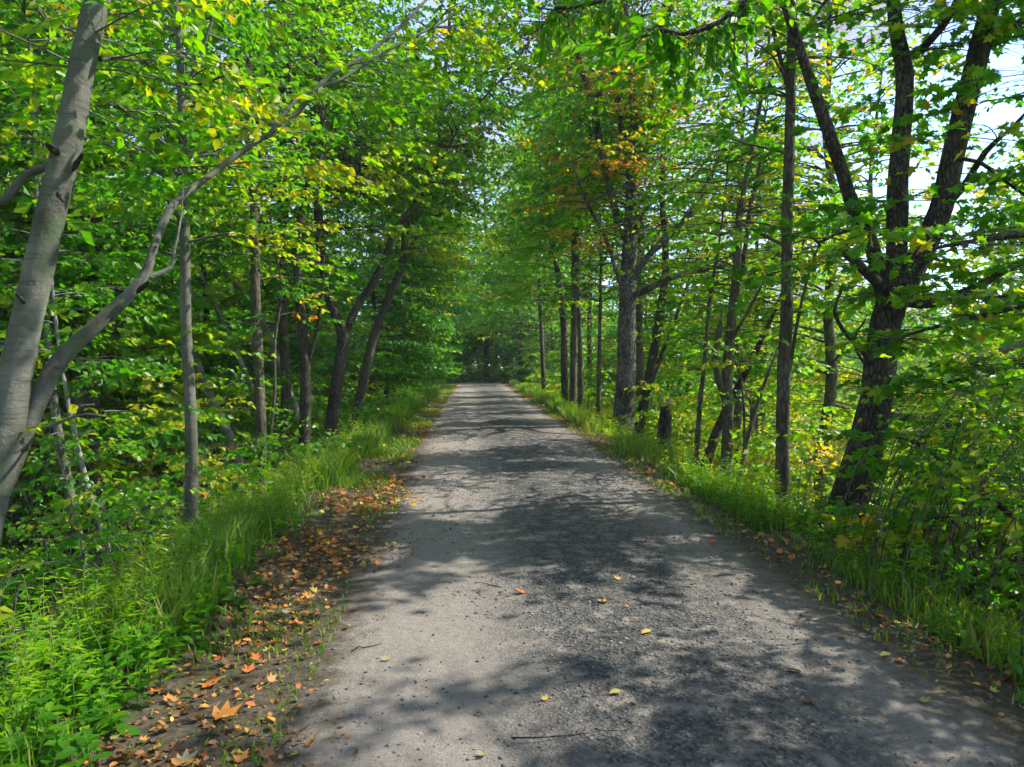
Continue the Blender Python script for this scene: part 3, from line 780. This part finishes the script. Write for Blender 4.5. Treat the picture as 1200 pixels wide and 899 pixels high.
side_tree('tall tree on the left bank whose high boughs close the canopy over the path', -4.3, 17.5, 16, 130, 4.6, .55, .12, zmin=6.5, size=.11, sp=.065, azb=R(10))
side_tree('tall tree on the right bank whose high boughs close the canopy over the path', 5.4, 23.5, 16, 130, 4.6, .55, .12, zmin=6.5, size=.12, sp=.07, azb=R(180))
side_tree('spreading tree on the left bank arching over the distant path', -3.9, 34.5, 17, 150, 5.2, .56, .10, zmin=5, size=.15, sp=.09, azb=R(0))
side_tree('spreading tree on the right bank arching over the distant path', 5.2, 32.5, 17, 140, 5.0, .60, .12, zmin=5, size=.15, sp=.09, azb=R(180))
side_tree('spreading tree beside the path just before its far end', 4.6, 47, 17, 130, 5.2, .58, .08, zmin=4, size=.18, sp=.12, azb=R(180))
side_tree('yellowing tree on the right slope behind the straight slender trunk', 8.8, 15.8, 11, 100, 3.0, .70, .28, zmin=1.4, size=.10, sp=.06)
side_tree('yellow-green tree on the lower right slope between the maple and the clump', 9.4, 24, 12, 110, 3.2, .70, .25, zmin=1.2, size=.13, sp=.08)
side_tree('pale green tree low in the right hollow behind the big forked tree', 13.5, 16, 10, 120, 3.2, .64, .15, zmin=.8, size=.12, sp=.075)
side_tree('bushy yellow-green tree at the edge of the right meadow', 17, 22, 11, 130, 3.4, .70, .2, zmin=.6, size=.15, sp=.09)
side_tree('bushy green tree in the meadow beyond the big forked tree', 17.5, 15.5, 9, 120, 3.0, .60, .1, zmin=.6, size=.13, sp=.08)
# overhanging foliage right above the walker: drooping beech twigs at the top of the frame
def drooping(label, pts, n, tint):
    root = empty('beech_bough', at(pts[0][0], pts[0][1], pts[0][3]), label, 'branch')
    P, r = strand(pts, 0, base=False)
    t = Tubes(); t.add(P, r, 7, .05); t.build('limb', B_DARK, root)
    lv, tw = Leaves(), Tubes()
    for i in rng.integers(2, len(P), n):
        p = P[i]; L = rng.uniform(.15, .5); a = rng.uniform(0, 6.28)
        q = np.array([p, p + np.array([math.cos(a) * .15, math.sin(a) * .15, -.12]) * L * 2, p + np.array([math.cos(a) * .3 * L, math.sin(a) * .3 * L, -L])])
        tw.add(q, np.array([.004, .003, .001]), 4)
        m = int(L / .028); u = rng.uniform(.1, 1, m)[:, None]
        C = q[0] * (1 - u) ** 2 + 2 * q[1] * u * (1 - u) + q[2] * u ** 2
        la = rng.uniform(0, 6.28, m)
        T = np.stack([np.cos(la) * .7, np.sin(la) * .7, rng.normal(-.9, .3, m)], -1)
        N = np.stack([np.cos(la), np.sin(la), rng.uniform(.3, 1, m)], -1)
        lv.add(C, T, N, .085 * rng.uniform(.6, 1.2, m), np.clip(rng.normal(tint + .1, .06, m), 0, 1))
    for i in rng.integers(1, len(P), int(n * .7)):
        sprays(lv, tw, P[i], rng.uniform(0, 6.28), rng.uniform(.3, .9), rng.uniform(-.2, .2), .075, float(np.clip(rng.normal(tint + .12, .08), 0, .72)), .04, 1.0, twig_r=.005, drop=.5)
    tw.build('twigs', B_DARK, root)
    lv.build('crown', M_LEAF, root, 'ovate')
drooping('dark green twigs drooping into the top of the frame left of the straight slender trunk', [(935, -60, 9, 5.2), (880, -10, 8, 5.1), (845, 25, 6, 5.0), (800, 40, 5, 5.0), (770, 30, 4, 5.0)], 30, .38)
drooping('second cluster of hanging leaves above the scaly maple', [(790, -30, 8, 5.6), (740, -10, 6, 5.7), (690, 5, 5, 5.8), (650, 10, 4, 5.9)], 18, .42)
bough('maple bough with thin dark arching stems crossing low at the right edge',
      [[(1030, 508, 4, 6.6), (1075, 520, 5, 6.0), (1130, 560, 6, 5.4), (1200, 615, 7, 4.9), (1260, 650, 8, 4.6)],
       [(1015, 608, 5, 6.9), (1060, 612, 5, 6.5), (1105, 628, 4, 6.1), (1150, 648, 3, 5.8)],
       [(1110, 605, 3, 5.6), (1150, 640, 5, 5.2), (1205, 675, 6, 4.8), (1260, 700, 7, 4.6)]], 34, .56, .06, Lr=(.35, .8))
bough('bright maple bough spread in front of the big forked tree at the right edge',
      [[(1040, 400, 3, 6.3), (1090, 385, 4, 6.0), (1150, 370, 6, 5.7), (1230, 350, 8, 5.4)],
       [(1040, 310, 3, 6.4), (1100, 290, 4, 6.2), (1160, 280, 6, 6.0), (1240, 270, 8, 5.8)],
       [(1080, 455, 3, 6.2), (1130, 445, 5, 5.9), (1200, 430, 7, 5.6), (1260, 420, 8, 5.4)]], 30, .56, .10, Lr=(.35, .85))
bough('yellow-leaved low twig in front of the thin white stem',
      [[(45, 505, 5, 4.9), (75, 493, 3, 4.6), (100, 485, 2, 4.4), (122, 488, 2, 4.3)]], 5, .84, 0, size=.055, shape='ovate', Lr=(.1, .25), bark=B_SMOOTH, name='beech_twig')
bough('long bare-ended grey dead limb at the right edge under the maple bough',
      [[(1225, 395, 9, 7.5), (1190, 405, 9, 7.7), (1165, 415, 8, 7.9), (1135, 424, 7, 8.1)]], 0, .5, 0, bark=B_PALE, name='dead_branch')
pole('fallen_tree', 'dark trunk lying across the thicket behind the big forked tree', [(1230, 535, 14, 9.0), (1150, 508, 14, 9.6), (1090, 494, 12, 10.2), (1030, 484, 9, 10.8)], B_DARK, 'fallen tree')

# rotten stump
def stump():
    p = at(777, 540, 15); z = float(H(p[0], p[1])); root = empty('tree_stump', (p[0], p[1], z), 'short broken dark stump in the weeds right of the scaly maple', 'stump')
    tb = Tubes(); P, r = smooth_path([(p[0], p[1], z - .2), (p[0] + .02, p[1], z + .4), (p[0] + .06, p[1], z + 1.1)], [.19, .15, .13], .08)
    tb.add(P, r, 14, .2); tb.build('trunk', B_DARK, root)
    t2 = Tubes()
    for a in np.linspace(0, 6.28, 8)[:-1]:
        q = np.array([p[0] + .06 + math.cos(a) * .09, p[1] + math.sin(a) * .09, z + 1.05])
        t2.add([q, q + np.array([0, 0, rng.uniform(.1, .3)])], [.035, .006], 5)
    t2.build('splinters', B_PALE, root)
stump()

# ---------------- background woods: a few whole trees, copied
def proto(kind, seed):
    hgt = (13, 15, 11, 14, 12, 9, 16)[kind]
    root = bpy.data.objects.new('forest_tree', None); link(root)
    k = 9; t = np.linspace(0, 1, k)
    P = np.stack([np.cumsum(rng.normal(0, .12, k)) - 0, np.cumsum(rng.normal(0, .12, k)), -.3 + hgt * t], -1)
    P[:, 0] -= P[0, 0]; P[:, 1] -= P[0, 1]
    P, r = smooth_path(P, (.10 + .015 * kind) * (1 - .85 * t), .5)
    tb = Tubes(); tb.add(P, r, 7, .08); tb.build('trunk', (B_BROWN, B_DARK, B_SMOOTH, B_BROWN, B_DARK, B_SMOOTH, B_BROWN)[kind], root)
    lv, br = Leaves(), Tubes()
    z0 = (2.6, 3.2, 1.2, 3.4, 1.6, .8, 3.6)[kind]
    ok = np.where(P[:, 2] > z0)[0]
    for i in rng.choice(ok, 150):
        f = (P[i, 2] - z0) / (hgt - z0)
        sprays(lv, br, P[i], rng.uniform(0, 6.28), rng.uniform(.6, 1) * 3.0 * (1 - .6 * f), rng.uniform(.1, .5), .16, clip_t((.52, .46, .60, .52, .50, .62, .50)[kind], .06), .105, .9)
    br.build('branches', B_BROWN, root)
    lv.build('crown', M_LEAF, root, 'diamond', cull=False)
    return root
protos = [proto(k, k) for k in range(7)]
used = [False] * 7
def plant(k, x, y, s, rz, label, group):
    src = protos[k]
    if not used[k]: o = src; used[k] = True
    else:
        o = src.copy(); COL.objects.link(o)
        for ch in src.children:
            c = ch.copy(); COL.objects.link(c); c.parent = o
    o.location = (x, y, float(H(x, y)) - .05); o.rotation_euler = (0, 0, rz); o.scale = (s, s, s * rng.uniform(.92, 1.1))
    tag(o, label, 'tree', group)

zones = []
def zone(n, xr, yr, label, group, kinds, smin_=.85, smax=1.25, mind=2.6):
    pts = []; tries = 0
    while len(pts) < n and tries < 4000:
        tries += 1
        x, y = rng.uniform(*xr), rng.uniform(*yr)
        if all((x - a) ** 2 + (y - b) ** 2 > mind ** 2 for a, b in zones):
            zones.append((x, y)); pts.append((x, y))
            plant(int(rng.choice(kinds)), x, y, rng.uniform(smin_, smax), rng.uniform(0, 6.28), label, group)
zone(26, (-17, -7), (10, 34), 'slim forest tree on the shaded slope left of the path', 'trees on the left slope', [0, 1, 2, 3, 5])
zone(22, (-34, -17), (12, 46), 'tree of the hillside wood far to the left', 'trees on the left hillside', [0, 1, 4, 6], 1, 1.4, 3.4)
zone(16, (-15, -3.6), (35, 56), 'tree crowding the left side of the far path end', 'trees left of the path end', [2, 4, 5, 0])
zone(18, (-7, 10), (55, 76), 'tree in the dark wood closing the end of the path', 'trees beyond the path end', [2, 4, 0, 6], 1.15, 1.6, 2.4)
zone(11, (5, 15), (24, 56), 'tree on the right slope beside the far stretch of path', 'trees on the right slope', [2, 3, 5, 4], .75, 1.1)
zone(12, (17, 42), (34, 62), 'sunlit tree scattered beyond the right meadow', 'trees beyond the meadow', [2, 5, 3], .6, .9, 4)

# far wood: one mass that closes the view
def far_wood():
    lv = Leaves(); n = 120000
    a = rng.uniform(R(-48), R(62), n); d = rng.uniform(72, 98, n)
    x = d * np.sin(a); y = d * np.cos(a)
    top = 17 * (.65 + .5 * vn(x * .13, y * .13, 51)) * np.where(x > 12, .60, 1.0)
    z = H(x, y) + top * rng.random(n) ** .8
    C = np.stack([x, y, z], -1)
    th = rng.uniform(0, 6.28, n)
    T = np.stack([np.cos(th), np.sin(th), rng.normal(-.2, .4, n)], -1)
    N = rng.normal(0, .8, (n, 3)) + [0, -.4, .6]
    q = .40 + .25 * (vn(x * .3, z * .5, 52) - .5) + rng.normal(0, .05, n) + np.where(x > 12, .12, 0)
    lv.add(C, T, N, .55 * rng.uniform(.6, 1.2, n), np.clip(q, 0, .85))
    o = lv.build('distant_woods', M_LEAF, None, 'diamond', cull=False)
    tag(o, 'mass of distant woodland foliage closing the view behind everything else', 'woods', kind='stuff')
far_wood()

# ---------------- understorey
def thicket(name, label, n, xf, yr, hr, tint, autumn, shape='diamond', smax=.15, base_size=.07, Lr=(.45, 1.1), pw=1.6, sp0=.05, hpow=1.0):
    lv, tb = Leaves(), Tubes()
    for i in range(n):
        y = yr[0] + (yr[1] - yr[0]) * rng.random() ** pw
        x = xf(y)
        h = hr[0] + (hr[1] - hr[0]) * rng.random() ** hpow
        d = math.hypot(x, y)
        z = float(H(x, y))
        s = float(np.clip(base_size + .0028 * max(0, d - 6), 0, smax))
        P = np.array([x, y, z + h])
        if d < 26 and rng.random() < .5:
            az = rng.uniform(0, 6.28); hd = np.array([math.cos(az), math.sin(az), 0]) * h
            tb.add(smooth_path([P - hd * .45 - [0, 0, h + .05], P - hd * .36 - [0, 0, h * .55], P - hd * .2 - [0, 0, h * .2], P], [.006, .005, .004, .003], .15)[0],
                   np.linspace(.006, .003, len(smooth_path([P - hd * .45 - [0, 0, h + .05], P - hd * .36 - [0, 0, h * .55], P - hd * .2 - [0, 0, h * .2], P], [1, 1, 1, 1], .15)[0])), 4)
        else: az = rng.uniform(0, 6.28)
        sprays(lv, tb if d < 16 else None, P, az, rng.uniform(*Lr) * (1 + .02 * d), rng.uniform(-.1, .4), s, clip_t(tint, autumn), max(sp0, s * .62), 1.0, flat=.9, twig_r=0, ax_r=.003)
    root_leaves = lv.build(name, M_LEAF, None, shape)
    tag(root_leaves, label, 'undergrowth', kind='stuff')
    st = tb.build('stems', B_BROWN, root_leaves)
thicket('left_undergrowth', 'leafy shrub layer filling the shaded left slope', 1500, lambda y: -3.0 - abs(rng.normal(0, 3.6)) - rng.uniform(0, 2.5), (4.5, 48), (.2, 3.0), .52, .07, pw=1.3)
thicket('slope_shrubs', 'low shrubs and seedlings crowding the left bank below the grass', 700, lambda y: -2.3 - rng.uniform(0, 2.4), (2.6, 30), (.05, .8), .50, .05, pw=1.5, Lr=(.3, .7))
thicket('right_undergrowth', 'yellow-green shrub layer filling the sunlit right bank', 900, lambda y: 3.7 + abs(rng.normal(0, 2.6)) + rng.uniform(0, 1.5), (5, 48), (.1, 1.7), .65, .18, pw=1.2)
thicket('meadow_thicket', 'bright tangled thicket on the low sunny ground beyond the right bank', 1700, lambda y: 8 + rng.uniform(0, 1) ** 1.3 * (10 + y * .8), (6, 60), (.05, 2.1), .72, .25, smax=.24, Lr=(.8, 1.6), pw=.8, hpow=1.6)
thicket('path_end_shrubs', 'low dark shrubs closing off the far end of the path', 1500, lambda y: rng.uniform(-7, 9), (54, 70), (.1, 4.5), .48, .02, smax=.2, base_size=.2, Lr=(.6, 1.3), pw=1.0)
thicket('bank_shrubs', 'dense bright maple seedlings and briars on the near right bank', 3300, lambda y: max(3.0, .585 * y - .1) + .05 * y + 2.8 * rng.random(), (2.5, 9), (.05, 1.9), .58, .02, shape='ovate', base_size=.05, sp0=.036, Lr=(.2, .55), pw=1.0, hpow=1.2)

# ---------------- grass and weeds on both verges
def grass(name, label, parts):
    Vs, tints = [], []
    for (n, xf, yr, h0, h1, pw) in parts:
        y = yr[0] + (yr[1] - yr[0]) * rng.random(n) ** pw
        x = xf(y, n)
        cl = vn(x * 1.3, y * 1.1, 61)
        k = rng.random(n) < np.clip(cl * 2.6 - .7, .05, 1); x, y, cl = x[k], y[k], cl[k]; m = len(x)
        hh = (h0 + (h1 - h0) * rng.random(m)) * (.55 + .8 * cl)
        z = GZ(x, y) - .01
        a = rng.uniform(0, 6.28, m); b = rng.uniform(0, 6.28, m)
        lean = rng.uniform(.1, .75, m) * hh
        w = (.0040 + .00036 * np.hypot(x, y)) * rng.uniform(.8, 1.8, m)
        base = np.stack([x, y, z], -1); dl = np.stack([np.cos(a), np.sin(a), 0 * a], -1); dw = np.stack([np.cos(b), np.sin(b), 0 * b], -1)
        up = np.array([0, 0, 1.0])
        p1 = base + dl * (lean * .25)[:, None] + up * (hh * .55)[:, None]
        p2 = base + dl * lean[:, None] + up * (hh * .95)[:, None]
        V = np.stack([base - dw * w[:, None], base + dw * w[:, None], p1 + dw * w[:, None] * .8, p1 - dw * w[:, None] * .8, p2], 1)
        Vs.append(V.reshape(-1, 3)); tints.append(np.repeat(np.clip(rng.normal(.60, .16, m) + .4 * (vn(x * .7, y * .5, 62) - .5), 0, 1), 5))
    V = np.concatenate(Vs); n = len(V) // 5
    loops = (np.arange(n)[:, None] * 5 + np.array([0, 1, 2, 3, 3, 2, 4])[None]).ravel()
    starts = (np.arange(n)[:, None] * 7 + np.array([0, 4])[None]).ravel()
    o = mesh_np(name, V, loops, starts, M_GRASS, tint=np.concatenate(tints))
    tag(o, label, 'grass', kind='stuff')
grass('left_grass', 'tall bright grass along the left verge',
      [(20000, lambda y, n: -1.62 - abs(rng.normal(0, .50, n)) - .1 * rng.random(n), (1.4, 14), .08, .36, 1.2),
       (14000, lambda y, n: -1.66 - abs(rng.normal(0, .55, n)), (12, 52), .10, .42, 1.2),
       (9000, lambda y, n: rng.uniform(-1.7, -.8, n), (1.5, 10), .015, .06, 1),
       (22000, lambda y, n: -1.68 + .7 * rng.random(n) ** 1.4, (5, 50), .02, .10, 1)])
grass('right_grass', 'tufts of grass along the right verge',
      [(9000, lambda y, n: 2.72 + abs(rng.normal(0, .5, n)), (2.6, 14), .05, .21, 1.1),
       (14000, lambda y, n: 2.62 + abs(rng.normal(0, .55, n)), (12, 52), .08, .36, 1.1),
       (4000, lambda y, n: 2.3 + .4 * rng.random(n), (3, 40), .02, .08, 1)])

def weeds(name, label, n, xf, yr, h0, h1, tint, pw=1.3, shape='lance', ls=.09):
    lv, tb = Leaves(), Tubes()
    for i in range(n):
        y = yr[0] + (yr[1] - yr[0]) * rng.random() ** pw; x = float(xf(y)); z = float(GZ(x, y)) - .01
        if vn(x * .9, y * .8, 91) < .33 and rng.random() < .85: continue
        h = rng.uniform(h0, h1); a = rng.uniform(0, 6.28); ln = rng.uniform(.05, .35) * h
        top = np.array([x + math.cos(a) * ln, y + math.sin(a) * ln, z + h]); b = np.array([x, y, z]); c = b + (top - b) * .5 + [0, 0, h * .08]
        if y < 14: tb.add([b, c, top], [.003, .0025, .001], 3)
        m = int(h / .020 * (1 if y < 12 else .55)); u = np.sort(rng.uniform(.12, 1, m))[:, None]
        C = b * (1 - u) ** 2 + 2 * c * u * (1 - u) + top * u ** 2
        la = np.arange(m) * 2.4 + rng.normal(0, .4, m)
        T = np.stack([np.cos(la), np.sin(la), rng.normal(.25, .3, m)], -1)
        N = np.stack([-.3 * np.cos(la), -.3 * np.sin(la), np.ones(m)], -1) + rng.normal(0, .15, (m, 3))
        S = ls * (1.15 - .65 * u[:, 0]) * rng.uniform(.7, 1.2, m) * (1 + .012 * y)
        lv.add(C, T, N, S, np.clip(tint + rng.normal(0, .07) + rng.normal(0, .04, m), 0, .9))
    o = lv.build(name, M_LEAF, None, shape)
    tag(o, label, 'weeds', kind='stuff')
    tb.build('stems', M_GRASS_STEM, o)
M_GRASS_STEM = leaf_mat('green_stem', [(0, (.10, .17, .03)), (1, (.12, .19, .04))], .1, .6)
weeds('left_weeds', 'leafy goldenrod-like weeds standing in the left grass', 1500, lambda y: -1.78 - abs(rng.normal(0, .6)), (1.7, 34), .15, .58, .62)
weeds('left_seedlings', 'broad-leaved seedlings low on the near left verge', 700, lambda y: -1.5 - abs(rng.normal(0, .5)), (1.4, 7), .05, .26, .46, shape='ovate', ls=.085, pw=1.0)
weeds('right_weeds', 'leafy weeds standing along the right verge', 1300, lambda y: 2.78 + abs(rng.normal(0, .5)), (3.0, 34), .15, .55, .64)
weeds('right_seedlings', 'broad-leaved seedlings low on the near right verge', 520, lambda y: 2.68 + abs(rng.normal(0, .4)), (2.6, 9), .05, .25, .48, shape='ovate', ls=.065, pw=1.0)

# single plants one can pick out
def plant_stem(name, label, x, y, h, lean, m, ls, tint, cat='plant', plume=False, shape='lance', sides=5):
    z = float(GZ(x, y)); root = empty(name, (x, y, z), label, cat)
    b = np.array([x, y, z - .02]); top = b + np.array([lean[0], lean[1], h]); c = b + (top - b) * .5 + np.array([-lean[0] * .2, -lean[1] * .2, h * .1])
    u = np.linspace(0, 1, 9)[:, None]; P = b * (1 - u) ** 2 + 2 * c * u * (1 - u) + top * u ** 2
    tb = Tubes(); tb.add(P, .0045 * (1 - .7 * u[:, 0]), sides); tb.build('stem', M_GRASS_STEM, root)
    lv = Leaves(); u = np.sort(rng.uniform(.1, 1, m))[:, None]; C = b * (1 - u) ** 2 + 2 * c * u * (1 - u) + top * u ** 2
    la = np.arange(m) * 2.4 + rng.normal(0, .3, m)
    T = np.stack([np.cos(la), np.sin(la), rng.normal(.1, .25, m)], -1); N = np.stack([-.3 * np.cos(la), -.3 * np.sin(la), np.ones(m)], -1)
    lv.add(C, T, N, ls * (1.1 - .6 * u[:, 0]), np.clip(rng.normal(tint, .05, m), 0, 1)); lv.build('foliage', M_LEAF, root, shape)
    if plume:
        lv = Leaves(); k = 120; u = rng.uniform(.82, 1.03, k)[:, None]; C = b * (1 - u) ** 2 + 2 * c * u * (1 - u) + top * u ** 2 + rng.normal(0, .022, (k, 3))
        T = rng.normal(0, 1, (k, 3)) + [0, 0, .5]; lv.add(C, T, rng.normal(0, 1, (k, 3)), .014, np.full(k, .96)); lv.build('flower', M_LITTER, root)
for (px, py, Y, h, ln, lab) in ((955, 668, 6.6, .78, (.08, -.1), 'tallest fluffy-topped weed at the foot of the big dark forked tree'), (975, 672, 6.4, .62, (-.1, 0), 'shorter fluffy-topped weed right below the forked tree'),
                                (937, 655, 7.0, .6, (.1, 0), 'fluffy-topped weed between the big forked tree and the straight slender trunk')):
    p = at(px, py, Y); plant_stem('weed', lab, p[0], p[1], h, ln, 46, .085, .5, plume=True)
plant_stem('weed', 'tall weed arching with drooping leaves at the left edge below the leaning beech', -2.15, 3.25, 1.15, (-.35, .2), 46, .12, .45)
plant_stem('weed', 'leafy weed rising above the grass in front of the left slope', -2.45, 5.2, .95, (.15, -.1), 44, .10, .5)
plant_stem('seed_stalk', 'dry yellowish bent grass stalk at the lower left corner', -1.62, 2.25, .42, (.12, .05), 4, .07, .8, shape='lance')

# ---------------- fallen leaves
def litter(name, label, parts):
    lv = Leaves()
    for (n, xf, yr, s0, s1, pw, tm, ts) in parts:
        y = yr[0] + (yr[1] - yr[0]) * rng.random(n) ** pw; x = xf(y, n)
        k = rng.random(n) < np.clip(vn(x * 1.6, y * 1.3, 71) * 2.2 - .45, .06, 1); x, y = x[k], y[k]; m = len(x)
        z = GZ(x, y) + rng.uniform(.004, .02, m)
        a = rng.uniform(0, 6.28, m)
        T = np.stack([np.cos(a), np.sin(a), rng.normal(0, .3, m)], -1); N = np.stack([rng.normal(0, .45, m), rng.normal(0, .45, m), np.ones(m)], -1)
        lv.add(np.stack([x, y, z], -1), T, N, rng.uniform(s0, s1, m), np.clip(rng.normal(tm, ts, m), 0, 1))
    for d_ in (0,):
        full = lv.d; a_, b_ = Leaves(), Leaves()
        for (C, T, N, S, Q) in full:
            k = rng.random(len(C)) < .4
            a_.add(C[k], T[k], N[k], S[k], Q[k]); b_.add(C[~k], T[~k], N[~k], S[~k] * .85, np.clip(Q[~k] + rng.normal(0, .1, (~k).sum()), 0, 1))
    o = a_.build(name, M_LITTER, None, 'curl', cull=False)
    b_.build('oval_leaves', M_LITTER, o, 'ocurl', cull=False)
    tag(o, label, 'leaf litter', kind='stuff')
litter('leaf_litter', 'brown, yellow and orange fallen leaves strewn along both verges',
       [(3200, lambda y, n: rng.normal(-1.28, .30, n), (1.2, 12), .022, .068, 1.1, .46, .30),
        (6500, lambda y, n: rng.normal(-1.30, .27, n), (6, 52), .035, .08, 1.0, .70, .2),
        (1100, lambda y, n: rng.normal(2.72, .20, n), (1.8, 12), .022, .065, 1.0, .42, .28),
        (1600, lambda y, n: rng.normal(2.62, .22, n), (8, 52), .05, .10, 1.0, .6, .25),
        (3000, lambda y, n: rng.uniform(-1.8, -.45, n), (1.2, 7), .012, .035, 1.0, .25, .2)])

def fallen_leaf(px, py, s, tint, rz, lab, shape='curl'):
    x, y = g2(px, py); z = float(GZ(x, y)) + .006
    s = s * .85; lv = Leaves(); lv.add(np.array([[x, y, z]]), np.array([[math.cos(rz), math.sin(rz), .05]]), np.array([[.12 * math.sin(rz * 3), .1, 1.0]]), s, np.array([tint]))
    root = lv.build('fallen_leaf', M_LITTER, None, shape, cull=False)
    t = np.array([x, y, z]); st = Tubes()
    st.add([t, t + np.array([-math.cos(rz) * s * .3, -math.sin(rz) * s * .3, .006]), t + np.array([-math.cos(rz + .3) * s * .7, -math.sin(rz + .3) * s * .7, .002])], [.0012, .001, .0008], 4)
    st.build('leaf_stalk', M_LITTER_STALK, root)
    tag(root, lab, 'leaf')
M_LITTER_STALK = leaf_mat('leaf_stalk', [(0, (.22, .12, .05)), (1, (.24, .13, .05))], .05, .7)
for i, a in enumerate([
    (752, 749, .085, .82, .4, 'ochre leaf lying alone right of the middle of the gravel'),
    (725, 684, .07, .80, 1.9, 'small yellow leaf on the shaded gravel above the ochre leaf'),
    (711, 712, .085, .78, 3.1, 'left one of two amber leaves close together on the gravel'),
    (732, 715, .06, .72, 5.0, 'right, smaller one of two amber leaves close together'),
    (613, 700, .09, .56, 2.2, 'rusty orange leaf at the edge of the middle sunny patch'),
    (834, 637, .09, .64, .9, 'red leaf near the right verge by the sunny patch'),
    (714, 824, .075, .90, .2, 'yellow-green leaf in the near shade of the path'),
    (638, 829, .05, .86, 1.2, 'tiny yellow leaf on the near sunny gravel'),
    (567, 889, .06, .97, 4.2, 'pale bleached leaf at the bottom edge of the path'),
    (940, 789, .11, .99, 2.9, 'large grey-green bleached leaf on the right shaded gravel'),
    (952, 826, .08, .22, 3.5, 'curled brown leaf below the large bleached leaf'),
    (1077, 822, .07, .92, 5.2, 'flat yellow-green leaf near the lower right verge'),
    (1032, 771, .08, .90, .2, 'greenish leaf under the right verge weeds'),
    (450, 778, .06, .95, 1.0, 'thin pale leaf on the left sunny gravel'),
    (252, 839, .15, .52, .6, 'big crumpled orange leaf on the lower left dirt'),
    (322, 846, .07, .76, 2.5, 'round yellow leaf right of the big crumpled orange leaf'),
    (350, 885, .05, .84, 4.0, 'small yellow leaf at the bottom edge on dark dirt'),
    (240, 793, .13, .55, 5.6, 'broad orange leaf above the big crumpled one'),
    (328, 748, .11, .57, 3.9, 'orange leaf at the border of dirt and litter'),
    (290, 782, .09, .62, 1.4, 'reddish leaf between the two broad orange ones'),
    (210, 888, .10, .98, .8, 'pale tan leaf at the lower left corner of the litter'),
    (1040, 727, .12, .62, 2.0, 'bright red-orange leaf at the foot of the right weeds'),
    (1004, 716, .09, .50, 4.4, 'rusty leaf left of the bright red-orange one'),
    (418, 648, .09, .55, 3.3, 'orange leaf beside the left sunny edge of the gravel'),
    (398, 664, .08, .60, .3, 'deep orange leaf left of the gravel edge')]):
    fallen_leaf(*a, shape='curl' if i % 3 else 'ocurl')

# ---------------- loose stones
def stones():
    ico = np.array([(0, 0, 1), (.89, 0, .45), (.28, .85, .45), (-.72, .53, .45), (-.72, -.53, .45), (.28, -.85, .45), (.72, .53, -.45), (-.28, .85, -.45), (-.89, 0, -.45), (-.28, -.85, -.45), (.72, -.53, -.45), (0, 0, -1)])
    F = np.array([(0, 1, 2), (0, 2, 3), (0, 3, 4), (0, 4, 5), (0, 5, 1), (1, 6, 2), (2, 7, 3), (3, 8, 4), (4, 9, 5), (5, 10, 1), (6, 7, 2), (7, 8, 3), (8, 9, 4), (9, 10, 5), (10, 6, 1), (11, 7, 6), (11, 8, 7), (11, 9, 8), (11, 10, 9), (11, 6, 10)])
    n1, n2 = 30000, 14000
    y = np.concatenate([1.4 + 13 * rng.random(n1) ** 1.2, 1.4 + 16 * rng.random(n2)])
    x = np.concatenate([rng.normal(1.05, .6, n1), rng.uniform(-1.1, 2.6, n2)])
    k = (x > -1.15) & (x < 2.65) & (rng.random(len(x)) < np.clip(vn(x * 1.8, y * 1.2, 81) * 2.4 - .5, .08, 1))
    x, y = x[k], y[k]; n = len(x)
    s = .0022 + .008 * rng.random(n) ** 5 + .0002 * y
    V = ico[None] * rng.uniform(.7, 1.3, (n, 12, 1)) * np.stack([s * rng.uniform(.8, 1.4, n), s * rng.uniform(.8, 1.4, n), s * .65], -1)[:, None]
    a = rng.uniform(0, 6.28, n)[:, None]
    V = np.stack([V[..., 0] * np.cos(a) - V[..., 1] * np.sin(a), V[..., 0] * np.sin(a) + V[..., 1] * np.cos(a), V[..., 2]], -1)
    V += np.stack([x, y, PH(x, y) + s * .25], -1)[:, None]
    loops = (np.arange(n)[:, None] * 12 + F.ravel()[None]).ravel()
    o = mesh_np('gravel', V.reshape(-1, 3), loops, np.arange(n * 20) * 3, M_STONE, tint=np.repeat(np.clip(rng.normal(.42, .25, n), 0, 1), 12))
    tag(o, 'loose stones scattered over the path', 'gravel', kind='stuff')
stones()

# twigs dropped on the path
for (px, py, L, az, lab) in ((572, 686, .22, 2.6, 'short dark twig on the shaded gravel left of the rusty leaf'), (668, 872, .5, .1, 'thin twig lying across the near sunny gravel'),
                             (335, 872, .35, 1.2, 'bent twig on the lower left dirt'), (430, 760, .18, .6, 'little twig near the left gravel edge')):
    x, y = g2(px, py); z = float(GZ(x, y)) + .006
    t = np.linspace(-.5, .5, 6); P = np.stack([x + np.cos(az) * t * L, y + np.sin(az) * t * L + rng.normal(0, .012, 6), z + 0 * t], -1)
    tb = Tubes(); tb.add(P, np.linspace(.004, .002, 6), 5); o = tb.build('twig', B_DARK); tag(o, lab, 'twig')
print('leaf faces', sum(len(o.data.polygons) for o in scene.objects if o.type == 'MESH'))
